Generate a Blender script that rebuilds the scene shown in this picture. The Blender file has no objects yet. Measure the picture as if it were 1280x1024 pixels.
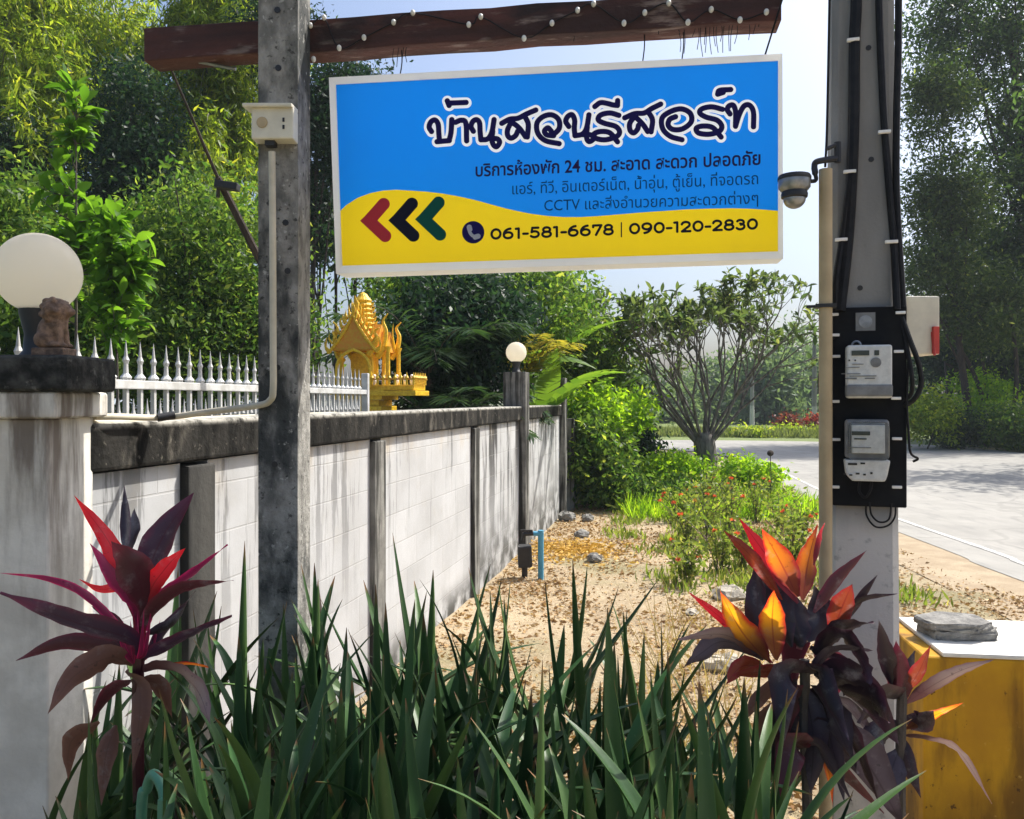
import bpy, bmesh, math, random
import numpy as np
from mathutils import Vector, Matrix, Euler
R = math.radians
random.seed(7); rng = np.random.default_rng(7)
S = bpy.context.scene; COL = S.collection

# ------------------------------------------------------------------ camera, sky, sun, exposure
F = 1025.0; EYE = 1.65
cd = bpy.data.cameras.new('camera'); cam = bpy.data.objects.new('camera', cd); COL.objects.link(cam)
cd.sensor_width = 36; cd.lens = F/1280*36; cd.shift_y = -12/1280; cd.clip_end = 2000; cd.clip_start = .05
cam.location = (0, 0, EYE); cam.rotation_euler = (R(90), 0, 0); S.camera = cam
SUN_AZ, SUN_EL = R(56), R(52)
w = bpy.data.worlds.new("World"); S.world = w; w.use_nodes = True
sky = w.node_tree.nodes.new('ShaderNodeTexSky'); sky.sky_type = 'NISHITA'; sky.sun_disc = False
sky.sun_elevation = SUN_EL; sky.sun_rotation = SUN_AZ; sky.air_density = 1.0; sky.dust_density = 5.0; sky.ozone_density = 4.5
bg = w.node_tree.nodes['Background']; bg.inputs['Strength'].default_value = .13
w.node_tree.links.new(sky.outputs[0], bg.inputs[0])
sl = bpy.data.lights.new('sun', 'SUN'); sl.energy = 4.7; sl.angle = R(.5); sl.color = (1, .955, .88)
so = bpy.data.objects.new('sun', sl); COL.objects.link(so)
sd = Vector((math.sin(SUN_AZ)*math.cos(SUN_EL), math.cos(SUN_AZ)*math.cos(SUN_EL), math.sin(SUN_EL)))
so.rotation_euler = sd.to_track_quat('Z', 'Y').to_euler(); so.location = sd*60
S.view_settings.view_transform = 'Standard'; S.view_settings.look = 'None'
S.view_settings.exposure = 0.7; S.view_settings.gamma = 1; S.view_settings.use_curve_mapping = False
S.cycles.max_bounces = 8; S.cycles.transparent_max_bounces = 8

# ------------------------------------------------------------------ helpers
def P(u, v, d): return Vector(((u-640)/F*d, d, EYE-(v-500)/F*d))
def GX(u, d): return (u-640)/F*d

def tag(o, label=None, cat=None, group=None, kind=None):
    if label: o['label'] = label
    if cat: o['category'] = cat
    if group: o['group'] = group
    if kind: o['kind'] = kind
    return o
def empty(name, loc=(0, 0, 0), rz=0, label=None, cat=None, group=None):
    o = bpy.data.objects.new(name, None); COL.objects.link(o); o.empty_display_size = .1
    o.location = loc; o.rotation_euler = (0, 0, rz); return tag(o, label, cat, group)
def link(name, me, mat=None, parent=None, loc=(0, 0, 0)):
    o = bpy.data.objects.new(name, me); COL.objects.link(o); o.location = loc
    if mat is not None and not me.materials: me.materials.append(mat)
    if parent: o.parent = parent
    return o
def dup(o, parent=None, loc=None, rz=None, sc=None, label=None, kids=None):
    kids = kids if kids is not None else KIDS(o)
    c = o.copy(); COL.objects.link(c)
    if parent: c.parent = parent
    if loc is not None: c.location = loc
    if rz is not None: c.rotation_euler.z = rz
    if sc is not None: c.scale = (sc, sc, sc) if not hasattr(sc, '__len__') else sc
    if label: c['label'] = label
    for k in kids:
        d = k.copy(); COL.objects.link(d); d.parent = c
        for g in k.children: e = g.copy(); COL.objects.link(e); e.parent = d
    return c
def KIDS(o): return list(o.children)

class MB:
    def __init__(s): s.v = []; s.f = []
    def add(s, vs, fs):
        b = len(s.v); s.v += [tuple(x) for x in vs]; s.f += [tuple(b+i for i in f) for f in fs]; return s
    def box(s, c, d, rot=None, taper=1.0):
        c = Vector(c); vs = []
        for z in (-.5, .5):
            t = 1 if z < 0 else taper
            for x, y in ((-.5, -.5), (.5, -.5), (.5, .5), (-.5, .5)):
                p = Vector((x*d[0]*t, y*d[1]*t, z*d[2]))
                if rot is not None: p = rot @ p
                vs.append(c+p)
        return s.add(vs, [(3, 2, 1, 0), (4, 5, 6, 7), (0, 1, 5, 4), (1, 2, 6, 5), (2, 3, 7, 6), (3, 0, 4, 7)])
    def tube(s, pts, r, n=8, cap=True):
        pts = [Vector(p) for p in pts]; m = len(pts)
        rr = r if hasattr(r, '__len__') else [r]*m
        vs = []; up = Vector((.013, .02, 1)).normalized(); prev = None
        for i, p in enumerate(pts):
            t = (pts[min(i+1, m-1)]-pts[max(i-1, 0)])
            t = t.normalized() if t.length > 1e-9 else Vector((0, 0, 1))
            a = (prev - t*prev.dot(t)) if prev is not None else t.cross(up if abs(t.dot(up)) < .97 else Vector((1, 0, 0)))
            if a.length < 1e-6: a = t.orthogonal()
            a.normalize(); prev = a; b = t.cross(a)
            for k in range(n):
                q = 2*math.pi*k/n; vs.append(p+(a*math.cos(q)+b*math.sin(q))*rr[i])
        fs = []
        for i in range(m-1):
            for k in range(n):
                k2 = (k+1) % n; fs.append((i*n+k, i*n+k2, (i+1)*n+k2, (i+1)*n+k))
        if cap: fs.append(tuple(range(n-1, -1, -1))); fs.append(tuple((m-1)*n+k for k in range(n)))
        return s.add(vs, fs)
    def lathe(s, prof, c=(0, 0, 0), n=20, a0=0, sq=None):
        vs = []; fs = []; m = len(prof)
        for r, z in prof:
            for k in range(n):
                q = 2*math.pi*k/n+a0; vs.append((c[0]+r*math.cos(q), c[1]+r*math.sin(q), c[2]+z))
        for i in range(m-1):
            for k in range(n):
                k2 = (k+1) % n; fs.append((i*n+k, i*n+k2, (i+1)*n+k2, (i+1)*n+k))
        fs.append(tuple(range(n-1, -1, -1))); fs.append(tuple((m-1)*n+k for k in range(n)))
        return s.add(vs, fs)
    def prism(s, poly, y0, y1):      # polygon in (x,z) extruded in y
        n = len(poly); vs = [(x, y0, z) for x, z in poly]+[(x, y1, z) for x, z in poly]
        fs = [tuple(range(n)), tuple(range(2*n-1, n-1, -1))]
        for i in range(n):
            j = (i+1) % n; fs.append((j, i, i+n, j+n))
        return s.add(vs, fs)
    def ball(s, c, r, n=16, m=10):
        rx = r if hasattr(r, '__len__') else (r, r, r); vs = []; fs = []
        for i in range(1, m):
            th = math.pi*i/m
            for k in range(n):
                q = 2*math.pi*k/n
                vs.append((c[0]+rx[0]*math.sin(th)*math.cos(q), c[1]+rx[1]*math.sin(th)*math.sin(q), c[2]+rx[2]*math.cos(th)))
        t = len(vs); vs.append((c[0], c[1], c[2]+rx[2])); vs.append((c[0], c[1], c[2]-rx[2]))
        for i in range(m-2):
            for k in range(n):
                k2 = (k+1) % n; fs.append((i*n+k, (i+1)*n+k, (i+1)*n+k2, i*n+k2))
        for k in range(n):
            k2 = (k+1) % n; fs.append((t, k, k2)); fs.append((t+1, (m-2)*n+k2, (m-2)*n+k))
        return s.add(vs, fs)
    def mesh(s, name, smooth=False, bev=0, seg=2, jit=0, sub=0):
        me = bpy.data.meshes.new(name); me.from_pydata(s.v, [], s.f)
        bm = bmesh.new(); bm.from_mesh(me); bmesh.ops.recalc_face_normals(bm, faces=bm.faces)
        if sub: bmesh.ops.subdivide_edges(bm, edges=bm.edges, cuts=sub, use_grid_fill=True)
        if bev: bmesh.ops.bevel(bm, geom=[e for e in bm.edges if len(e.link_faces) == 2 and e.calc_face_angle(0) > .5], offset=bev, segments=seg, affect='EDGES', profile=.6)
        if jit:
            for v in bm.verts: v.co += Vector((random.gauss(0, jit), random.gauss(0, jit), random.gauss(0, jit)))
        if smooth:
            for f in bm.faces: f.smooth = True
            for e in bm.edges:
                if len(e.link_faces) == 2 and e.calc_face_angle(0) > R(38): e.smooth = False
        bm.to_mesh(me); bm.free(); return me
    def build(s, name, mat=None, parent=None, loc=(0, 0, 0), **k):
        return link(name, s.mesh(name, **k), mat, parent, loc)

def cat(pts, n=8):
    pts = [Vector(p) for p in pts]
    if len(pts) == 2: return [pts[0].lerp(pts[1], i/n) for i in range(n+1)]
    q = [pts[0]*2-pts[1]]+pts+[pts[-1]*2-pts[-2]]; out = []
    for i in range(1, len(q)-2):
        p0, p1, p2, p3 = q[i-1:i+3]
        for k in range(n):
            t = k/n
            out.append(.5*((2*p1)+(p2-p0)*t+(2*p0-5*p1+4*p2-p3)*t*t+(3*p1-p0-3*p2+p3)*t**3))
    out.append(pts[-1]); return out

def quads_mesh(name, V, faces=None, smooth=False):
    V = np.asarray(V, dtype=np.float32).reshape(-1, 3)
    F_ = np.arange(len(V), dtype=np.int32).reshape(-1, 4) if faces is None else np.asarray(faces, dtype=np.int32)
    k = F_.shape[1]; me = bpy.data.meshes.new(name)
    me.vertices.add(len(V)); me.vertices.foreach_set('co', V.ravel())
    me.loops.add(F_.size); me.loops.foreach_set('vertex_index', F_.ravel())
    me.polygons.add(len(F_)); me.polygons.foreach_set('loop_start', np.arange(0, F_.size, k, dtype=np.int32))
    me.update(calc_edges=True); me.validate()
    return me

# ------------------------------------------------------------------ materials
def newmat(name):
    m = bpy.data.materials.new(name); m.use_nodes = True
    nt = m.node_tree; return m, nt, nt.nodes['Principled BSDF']
def N(nt, t, **k):
    n = nt.nodes.new(t)
    for a, b in k.items():
        if hasattr(n, a): setattr(n, a, b)
    return n
def noise(nt, scale, detail=6, stretch=None, rough=.6, coord='Object'):
    tc = N(nt, 'ShaderNodeTexCoord'); no = N(nt, 'ShaderNodeTexNoise')
    no.inputs['Scale'].default_value = scale; no.inputs['Detail'].default_value = detail; no.inputs['Roughness'].default_value = rough
    if stretch:
        mp = N(nt, 'ShaderNodeMapping'); mp.inputs['Scale'].default_value = stretch
        nt.links.new(tc.outputs[coord], mp.inputs[0]); nt.links.new(mp.outputs[0], no.inputs['Vector'])
    else: nt.links.new(tc.outputs[coord], no.inputs['Vector'])
    return no.outputs['Fac']
def mrange(nt, sock, a, b, c=0, d=1):
    m = N(nt, 'ShaderNodeMapRange'); m.interpolation_type = 'SMOOTHSTEP'
    for i, x in enumerate((a, b, c, d)): m.inputs[i+1].default_value = x
    nt.links.new(sock, m.inputs[0]); return m.outputs[0]
def mul(nt, a, b):
    m = N(nt, 'ShaderNodeMath', operation='MULTIPLY'); nt.links.new(a, m.inputs[0])
    if isinstance(b, (int, float)): m.inputs[1].default_value = b
    else: nt.links.new(b, m.inputs[1])
    return m.outputs[0]
def mix(nt, fac, a, b):
    m = N(nt, 'ShaderNodeMix', data_type='RGBA')
    for s, x in ((m.inputs[0], fac), (m.inputs[6], a), (m.inputs[7], b)):
        if isinstance(x, (int, float)): s.default_value = x
        elif isinstance(x, tuple): s.default_value = x+(1,) if len(x) == 3 else x
        else: nt.links.new(x, s)
    return m.outputs[2]
def objz(nt, axis=2):
    tc = N(nt, 'ShaderNodeTexCoord'); sp = N(nt, 'ShaderNodeSeparateXYZ'); nt.links.new(tc.outputs['Object'], sp.inputs[0]); return sp.outputs[axis]
def bump(nt, b, sock, strength=.3, dist=.01):
    bp = N(nt, 'ShaderNodeBump'); bp.inputs['Strength'].default_value = strength; bp.inputs['Distance'].default_value = dist
    nt.links.new(sock, bp.inputs['Height']); nt.links.new(bp.outputs[0], b.inputs['Normal'])
def mat(name, c1, c2=None, scale=6, rough=.7, metal=0, lo=.35, hi=.65, bmp=0, bscale=None, stretch=None, layers=(), bdist=.01):
    """layers: (colour, scale, stretch, lo, hi, z_from, z_to, amount)"""
    m, nt, b = newmat(name)
    b.inputs['Roughness'].default_value = rough; b.inputs['Metallic'].default_value = metal
    if c2 is None: c2 = tuple(x*.8 for x in c1)
    col = mix(nt, mrange(nt, noise(nt, scale, 7, stretch), lo, hi), c1, c2)
    for (lc, ls, lst, a, bb, z0, z1, amt) in layers:
        f = mrange(nt, noise(nt, ls, 6, lst), a, bb)
        if z0 is not None: f = mul(nt, f, mrange(nt, objz(nt), z0, z1))
        col = mix(nt, mul(nt, f, amt), col, lc)
    nt.links.new(col, b.inputs['Base Color'])
    if bmp: bump(nt, b, noise(nt, bscale or scale*4, 8), bmp, bdist)
    return m
def leafmat(name, c1, c2, c3=None, trans=.45, rough=.45, tmul=1.5, spec=.18):
    m, nt, b = newmat(name)
    g = N(nt, 'ShaderNodeNewGeometry'); r = N(nt, 'ShaderNodeValToRGB'); nt.links.new(g.outputs['Random Per Island'], r.inputs[0])
    e = r.color_ramp.elements; e[0].color = c1+(1,); e[1].color = c2+(1,)
    if c3: x = r.color_ramp.elements.new(.93); x.color = c2+(1,); e[len(e)-1].color = c3+(1,)
    nt.links.new(r.outputs[0], b.inputs['Base Color']); b.inputs['Roughness'].default_value = rough
    b.inputs['Specular IOR Level'].default_value = spec
    t = N(nt, 'ShaderNodeBsdfTranslucent'); tm = N(nt, 'ShaderNodeVectorMath', operation='MULTIPLY'); tm.inputs[1].default_value = (tmul*1.15, tmul*1.1, tmul*.6)
    nt.links.new(r.outputs[0], tm.inputs[0]); nt.links.new(tm.outputs[0], t.inputs[0])
    ms = N(nt, 'ShaderNodeMixShader'); ms.inputs[0].default_value = trans
    nt.links.new(b.outputs[0], ms.inputs[1]); nt.links.new(t.outputs[0], ms.inputs[2])
    nt.links.new(ms.outputs[0], nt.nodes['Material Output'].inputs[0]); return m

BLK = (.012, .012, .011)
m_conc = mat('old_concrete', (.30, .29, .265), (.20, .195, .18), 9, .9, bmp=.35, bscale=60, layers=[((.05, .05, .045), 3, (1, 1, .35), .52, .72, None, None, .8)])
m_post = mat('stained_post', (.33, .32, .29), (.17, .165, .15), 22, .92, bmp=.7, bscale=70, stretch=(1, 1, .6),
             layers=[((.035, .04, .04), 7, (1, 1, .45), .46, .62, None, None, .88), ((.03, .03, .028), 45, None, .58, .68, None, None, .8), ((.50, .49, .45), 38, None, .62, .70, None, None, .7)])
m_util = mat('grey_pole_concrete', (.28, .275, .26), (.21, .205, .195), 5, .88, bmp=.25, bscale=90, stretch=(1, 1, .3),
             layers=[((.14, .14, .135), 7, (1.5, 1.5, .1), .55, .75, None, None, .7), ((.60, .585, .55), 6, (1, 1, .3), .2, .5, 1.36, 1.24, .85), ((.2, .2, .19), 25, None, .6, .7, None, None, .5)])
m_pill = mat('pillar_plaster', (.78, .75, .67), (.58, .55, .48), 5, .9, bmp=.25, bscale=50, layers=[((.13, .10, .075), 8, (1.4, 1.4, .18), (.42), .62, .7, 1.60, .9)])
m_cap = mat('black_stained_cap', (.02, .021, .02), (.075, .075, .068), 16, .95, bmp=.7, bscale=60, layers=[((.30, .29, .26), 22, None, .60, .72, None, None, .55)])
m_cope = mat('black_stained_coping', (.010, .010, .009), (.035, .033, .029), 9, .95, stretch=(1, 1, .35), bmp=.6, bscale=50, layers=[((.16, .145, .12), 7, (1, 1, .5), .54, .70, None, None, .7), ((.22, .20, .16), 40, None, .62, .72, None, None, .5), ((.5, .48, .42), 20, None, .3, .6, 1.555, 1.58, .9)])  # black stain; last layer paints the sunlit strip along the top edge
def wallmat(name, streak, dirt, low):
    m, nt, b = newmat(name); b.inputs['Roughness'].default_value = .85
    col = mix(nt, mrange(nt, noise(nt, 2.2, 6), .35, .7), (.50, .505, .505), (.42, .42, .415))
    col = mix(nt, mul(nt, mrange(nt, noise(nt, 9, 8), .52, .75), .35), col, (.42, .40, .35))
    f = mul(nt, mrange(nt, noise(nt, 3, 7, (1, 2.0, .16), .72), .56-streak*.12, .62-streak*.10), mrange(nt, objz(nt), .25-.6*streak, 1.5))
    col = mix(nt, mul(nt, f, min(1, .45+streak)), col, (.022, .021, .019))
    f = mul(nt, mrange(nt, noise(nt, 4, 7), .35, .6), mrange(nt, objz(nt), low, .02))
    col = mix(nt, f, col, (.05, .05, .042))
    f = mul(nt, mrange(nt, noise(nt, 3, 5, (1, 1, .6)), .45, .7), mrange(nt, objz(nt), 1.2, 1.43))
    col = mix(nt, mul(nt, f, dirt), col, (.45, .36, .23))
    tc = N(nt, 'ShaderNodeTexCoord'); sp = N(nt, 'ShaderNodeSeparateXYZ'); cb = N(nt, 'ShaderNodeCombineXYZ')
    nt.links.new(tc.outputs['Object'], sp.inputs[0]); nt.links.new(sp.outputs[1], cb.inputs[0]); nt.links.new(sp.outputs[2], cb.inputs[1])
    br = N(nt, 'ShaderNodeTexBrick'); br.inputs['Scale'].default_value = 1; br.inputs['Brick Width'].default_value = .39; br.inputs['Row Height'].default_value = .19
    br.inputs['Mortar Size'].default_value = .004; br.inputs['Mortar Smooth'].default_value = .3
    nt.links.new(cb.outputs[0], br.inputs['Vector'])
    col = mix(nt, mul(nt, br.outputs['Fac'], .30), col, (.36, .35, .33))
    br.inputs['Color1'].default_value = (.86, .86, .86, 1); br.inputs['Color2'].default_value = (1, 1, 1, 1); br.inputs['Mortar'].default_value = (.95, .95, .95, 1)
    vm_ = N(nt, 'ShaderNodeVectorMath', operation='MULTIPLY'); nt.links.new(col, vm_.inputs[0]); nt.links.new(br.outputs['Color'], vm_.inputs[1]); col = vm_.outputs[0]
    nt.links.new(col, b.inputs['Base Color'])
    mm = N(nt, 'ShaderNodeMath', operation='MULTIPLY_ADD'); nt.links.new(noise(nt, 30, 8), mm.inputs[0]); mm.inputs[1].default_value = .35
    iv = mul(nt, br.outputs['Fac'], -1.0); nt.links.new(iv, mm.inputs[2]); bump(nt, b, mm.outputs[0], .5, .006)
    return m
m_wall1 = wallmat('white_block_wall', .12, .7, .3); m_wall2 = wallmat('streaked_block_wall', .8, .5, .75); m_wall3 = wallmat('mouldy_block_wall', .55, .3, .9)
m_wpost = mat('wall_post_grey', (.27, .265, .24), (.17, .165, .15), 8, .9, bmp=.3, bscale=50, layers=[((.022, .022, .02), 6, (2.5, 2.5, .16), .42, .58, None, None, .9)])
for _x in (m_cope, m_cap, m_post, m_wpost): _x.node_tree.nodes['Principled BSDF'].inputs['Specular IOR Level'].default_value = .08
m_wpostd = mat('black_stained_post', (.010, .010, .009), (.05, .048, .042), 7, .95, stretch=(1, 1, .3), bmp=.4)
m_wood = mat('weathered_beam', (.095, .032, .024), (.035, .015, .012), 9, .85, stretch=(.12, 1, 1), bmp=.9, bscale=30,
             layers=[((.26, .20, .17), 22, (.22, 1, 1), .55, .68, None, None, .75), ((.01, .009, .009), 6, (.4, 1, 1), .52, .68, None, None, .8)])
m_white = mat('aged_white_frame', (.90, .89, .86), (.78, .76, .71), 14, .5)
m_metalw = mat('white_painted_metal', (.56, .56, .54), (.40, .39, .36), 10, .5, layers=[((.2, .14, .09), 30, None, .66, .74, None, None, .7)])
m_globe, nt, b = newmat('opal_glass'); b.inputs['Base Color'].default_value = (.93, .88, .76, 1); b.inputs['Roughness'].default_value = .2
_t = N(nt, 'ShaderNodeBsdfTranslucent'); _t.inputs[0].default_value = (.97, .92, .80, 1); _m = N(nt, 'ShaderNodeMixShader'); _m.inputs[0].default_value = .72
nt.links.new(b.outputs[0], _m.inputs[1]); nt.links.new(_t.outputs[0], _m.inputs[2]); nt.links.new(_m.outputs[0], nt.nodes['Material Output'].inputs[0])
m_black = mat('black_plastic', (.014, .014, .015), (.02, .02, .02), 20, .5)
m_cable = mat('black_cable', (.009, .009, .01), (.016, .016, .017), 30, .55)
m_board = mat('black_board', (.006, .007, .009), (.012, .013, .014), 12, .85, bmp=.15)
for _x in (m_board, m_cable): _x.node_tree.nodes['Principled BSDF'].inputs['Specular IOR Level'].default_value = .2
m_lion = mat('brown_statue', (.24, .15, .095), (.09, .055, .035), 40, .75, bmp=.5, bscale=120)
m_cond = mat('beige_conduit', (.62, .56, .42), (.5, .45, .33), 8, .55)
m_conb = mat('brown_beige_conduit', (.48, .375, .215), (.38, .29, .16), 6, .6)
m_box = mat('cream_plastic', (.70, .66, .52), (.60, .56, .44), 12, .5)
m_gold = mat('gold_paint', (.84, .56, .03), (.66, .38, .015), 40, .4, metal=.1, bmp=.6, bscale=90)
m_orange = mat('orange_roof_paint', (.66, .24, .018), (.62, .34, .025), 30, .5, bmp=.3)
m_bluep = mat('blue_pvc', (.05, .27, .42), (.08, .32, .46), 10, .45)
m_steel = mat('grey_metal', (.35, .36, .37), (.22, .23, .24), 25, .4, metal=.7)
m_yel = mat('yellow_paint', (.52, .28, .012), (.42, .21, .012), 4, .5, bmp=.15, layers=[((.10, .045, .012), 6, (1, 1, .22), .46, .66, None, None, .75), ((.05, .03, .012), 5, (1, 1, .6), .35, .6, .45, .05, .8), ((.06, .028, .012), 30, None, .64, .70, None, None, .85), ((.6, .4, .1), 40, None, .66, .75, None, None, .5)])
m_yel.node_tree.nodes['Principled BSDF'].inputs['Specular IOR Level'].default_value = .15
m_top = mat('white_table_top', (.72, .70, .64), (.6, .58, .52), 8, .55, layers=[((.35, .32, .26), 20, None, .6, .75, None, None, .5)])
m_stone = mat('grey_paver', (.27, .26, .235), (.14, .135, .125), 25, .95, bmp=.8, bscale=80)
m_bark = mat('dark_bark', (.06, .045, .034), (.03, .024, .02), 18, .95, bmp=.6, stretch=(1, 1, .3))
m_bark2 = mat('grey_bark', (.13, .11, .09), (.065, .055, .046), 18, .95, bmp=.6, stretch=(1, 1, .3))
m_bark3 = mat('pale_grey_bark', (.20, .18, .155), (.08, .07, .06), 18, .95, bmp=.5, stretch=(1, 1, .3))
m_bulb = mat('clear_bulb', (.75, .74, .68), (.6, .58, .5), 40, .2)
m_glass, _nt, _b = newmat('meter_glass'); _b.inputs['Base Color'].default_value = (.9, .92, .92, 1); _b.inputs['Roughness'].default_value = .08; _b.inputs['Transmission Weight'].default_value = 1; _b.inputs['IOR'].default_value = 1.15
m_face = mat('meter_face', (.66, .66, .62), (.55, .55, .52), 60, .5)
m_grey = mat('meter_grey', (.22, .225, .22), (.16, .16, .16), 30, .5)
m_lcd = mat('meter_display', (.035, .045, .035), (.05, .06, .05), 30, .3)
m_red = mat('red_paint', (.55, .05, .03), (.45, .04, .03), 20, .5)
m_shed = mat('pale_blue_roof_sheet', (.42, .48, .55), (.34, .39, .46), 6, .5)
def flat(name, c, rough=.45, tr=.5):
    m = mat(name, c, tuple(x*.86+.012*max(c) for x in c), 2.2, rough, stretch=(1, 1, .35), bmp=.12, bscale=3, bdist=.03); nt = m.node_tree; b = nt.nodes['Principled BSDF']; b.inputs['Specular IOR Level'].default_value = .5 if max(c) > .3 else .12
    t = N(nt, 'ShaderNodeBsdfTranslucent'); t.inputs[0].default_value = c+(1,); x = N(nt, 'ShaderNodeMixShader'); x.inputs[0].default_value = tr
    nt.links.new(b.outputs[0], x.inputs[1]); nt.links.new(t.outputs[0], x.inputs[2]); nt.links.new(x.outputs[0], nt.nodes['Material Output'].inputs[0]); return m
m_sblue = flat('sign_blue', (.002, .25, .88)); m_syel = flat('sign_yellow', (.90, .66, .004)); m_sback = flat('sign_back', (.92, .92, .90), .5, .65); m_navy = flat('sign_navy', (.010, .006, .085), .45, .0)
m_swhite = flat('sign_white', (.9, .92, .95), .45, .55); m_sred = flat('sign_red', (.48, .006, .012), .45, .0); m_sblk = flat('sign_black', (.008, .008, .022), .45, .0); m_sgrn = flat('sign_green', (.002, .085, .06), .45, .0)
m_frame = flat('sign_frame_white', (.9, .9, .88), .5, .4)
m_line2 = flat('sign_line_ink', (.025, .01, .075), .45, .0); m_line3 = flat('sign_thin_ink', (.004, .05, .16), .45, .0)

# ------------------------------------------------------------------ ground, road
def groundmat():
    m, nt, b = newmat('dry_dirt'); b.inputs['Roughness'].default_value = .95
    col = mix(nt, mrange(nt, noise(nt, .9, 9, None, .7), .35, .65), (.43, .335, .205), (.29, .215, .125))
    col = mix(nt, mrange(nt, noise(nt, 22, 8, None, .7), .45, .7), col, (.48, .39, .265))
    col = mix(nt, mul(nt, mrange(nt, noise(nt, 60, 6, None, .7), .56, .66), .8), col, (.13, .075, .04))
    col = mix(nt, mul(nt, mrange(nt, noise(nt, .35, 5), .5, .62), .55), col, (.17, .17, .07))
    # far land goes green
    f = mrange(nt, objz(nt, 1), 24, 33); col = mix(nt, f, col, (.13, .17, .04))
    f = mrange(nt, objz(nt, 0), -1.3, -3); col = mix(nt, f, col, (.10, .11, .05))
    nt.links.new(col, b.inputs['Base Color']); bump(nt, b, noise(nt, 45, 9, None, .75), .9, .02); return m
m_ground = groundmat()
nx, ny = 120, 150
xs = np.concatenate([np.linspace(-900, -8, 16), np.linspace(-7.5, 9, 88), np.linspace(10, 900, 16)])
ys = np.concatenate([np.linspace(-300, -3, 10), np.linspace(-2.5, 16, 120), np.linspace(17, 1200, 20)])
def hgt(x, y):
    h = .02*np.sin(1.7*x+.4*y)*np.sin(1.3*y-.6*x)+.008*np.sin(7*x+2)*np.sin(6.1*y)
    near = np.exp(-((y-8)/9)**4)*np.exp(-((x-1)/6)**4)
    road = np.clip((x-(4.2))/.8, 0, 1)
    return h*near*(1-road)-.02*road
GXg, GYg = np.meshgrid(xs, ys); V = np.stack([GXg, GYg, hgt(GXg, GYg)], -1).reshape(-1, 3)
i, j = np.meshgrid(np.arange(len(xs)-1), np.arange(len(ys)-1)); a = (j*len(xs)+i).ravel()
gm = quads_mesh('ground', V, np.stack([a, a+1, a+1+len(xs), a+len(xs)], 1)); [setattr(p, 'use_smooth', True) for p in gm.polygons]
tag(link('ground', gm, m_ground), kind='structure')
def GZ(x, y): return float(hgt(np.float64(x), np.float64(y)))

m_road = mat('road_concrete', (.30, .288, .258), (.25, .24, .215), 1.2, .85, bmp=.25, bscale=120, layers=[((.18, .175, .165), 5, (1, .25, 1), .5, .72, None, None, .6), ((.34, .30, .25), 30, None, .55, .7, None, None, .4)])
inner = [(4.5, -30), (4.6, 4), (4.75, 9), (5.05, 14), (5.6, 18), (6.1, 22), (6.0, 25.5), (3.5, 28.5), (-4, 30), (-30, 31.5), (-60, 32)]
outer = [(11.6, -30), (11.8, 4), (12.2, 9), (12.9, 14), (14.2, 19), (15.6, 24), (15.6, 29), (12.5, 32.0), (6.5, 33.6), (-10, 35), (-60, 37)]
def ribbon(name, A, B, z0, m, n=10, thick=0):
    a = cat([Vector((x, y, 0)) for x, y in A], n); b = cat([Vector((x, y, 0)) for x, y in B], n)
    mb = MB(); K = 6; vs = []
    for p, q in zip(a, b):
        for k in range(K+1):
            r = p.lerp(q, k/K); vs.append((r.x, r.y, z0))
    fs = [(i*(K+1)+k, i*(K+1)+k+1, (i+1)*(K+1)+k+1, (i+1)*(K+1)+k) for i in range(len(a)-1) for k in range(K)]
    mb.add(vs, fs); return mb.build(name, m)
_nt = m_road.node_tree; _b = _nt.nodes['Principled BSDF']; _c = _b.inputs['Base Color'].links[0].from_socket
_tc = N(_nt, 'ShaderNodeTexCoord'); _n = N(_nt, 'ShaderNodeTexNoise'); _n.inputs['Scale'].default_value = 1.1; _nt.links.new(_tc.outputs['Object'], _n.inputs['Vector'])
_vm = N(_nt, 'ShaderNodeVectorMath', operation='MULTIPLY_ADD'); _vm.inputs[1].default_value = (.9, .9, .9); _nt.links.new(_n.outputs['Color'], _vm.inputs[0]); _nt.links.new(_tc.outputs['Object'], _vm.inputs[2])
_v = N(_nt, 'ShaderNodeTexVoronoi'); _v.feature = 'DISTANCE_TO_EDGE'; _v.inputs['Scale'].default_value = .27; _nt.links.new(_vm.outputs[0], _v.inputs['Vector'])
_c = mix(_nt, mul(_nt, mrange(_nt, _v.outputs['Distance'], .012, .004), .22), _c, (.07, .068, .06))
_c = mix(_nt, mul(_nt, mrange(_nt, noise(_nt, 1.4, 6, (1, .12, 1)), .5, .68), .4), _c, (.16, .155, .145)); _nt.links.new(_c, _b.inputs['Base Color'])
tag(ribbon('road', inner, outer, .008, m_road), kind='structure')
m_line = mat('worn_white_line', (.50, .49, .46), (.29, .285, .27), 14, .7, lo=.40, hi=.62)
off = [(x+.42, y) for x, y in inner]; off2 = [(x+.50, y) for x, y in inner]
tag(ribbon('road_marking', off[:7], off2[:7], .013, m_line), kind='structure')
m_verge = mat('verge_soil', (.16, .19, .06), (.24, .2, .11), 3, .95, bmp=.5)
m_sand = mat('sandy_shoulder', (.36, .285, .185), (.28, .21, .13), 3, .95, bmp=.5, bscale=40, layers=[((.2, .14, .08), 40, None, .56, .68, None, None, .6)])
tag(ribbon('road_shoulder', [(x-.95+.12*math.sin(3*y), y) for x, y in inner[1:6]], [(x+.12, y) for x, y in inner[1:6]], .003, m_sand), kind='structure')

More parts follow.
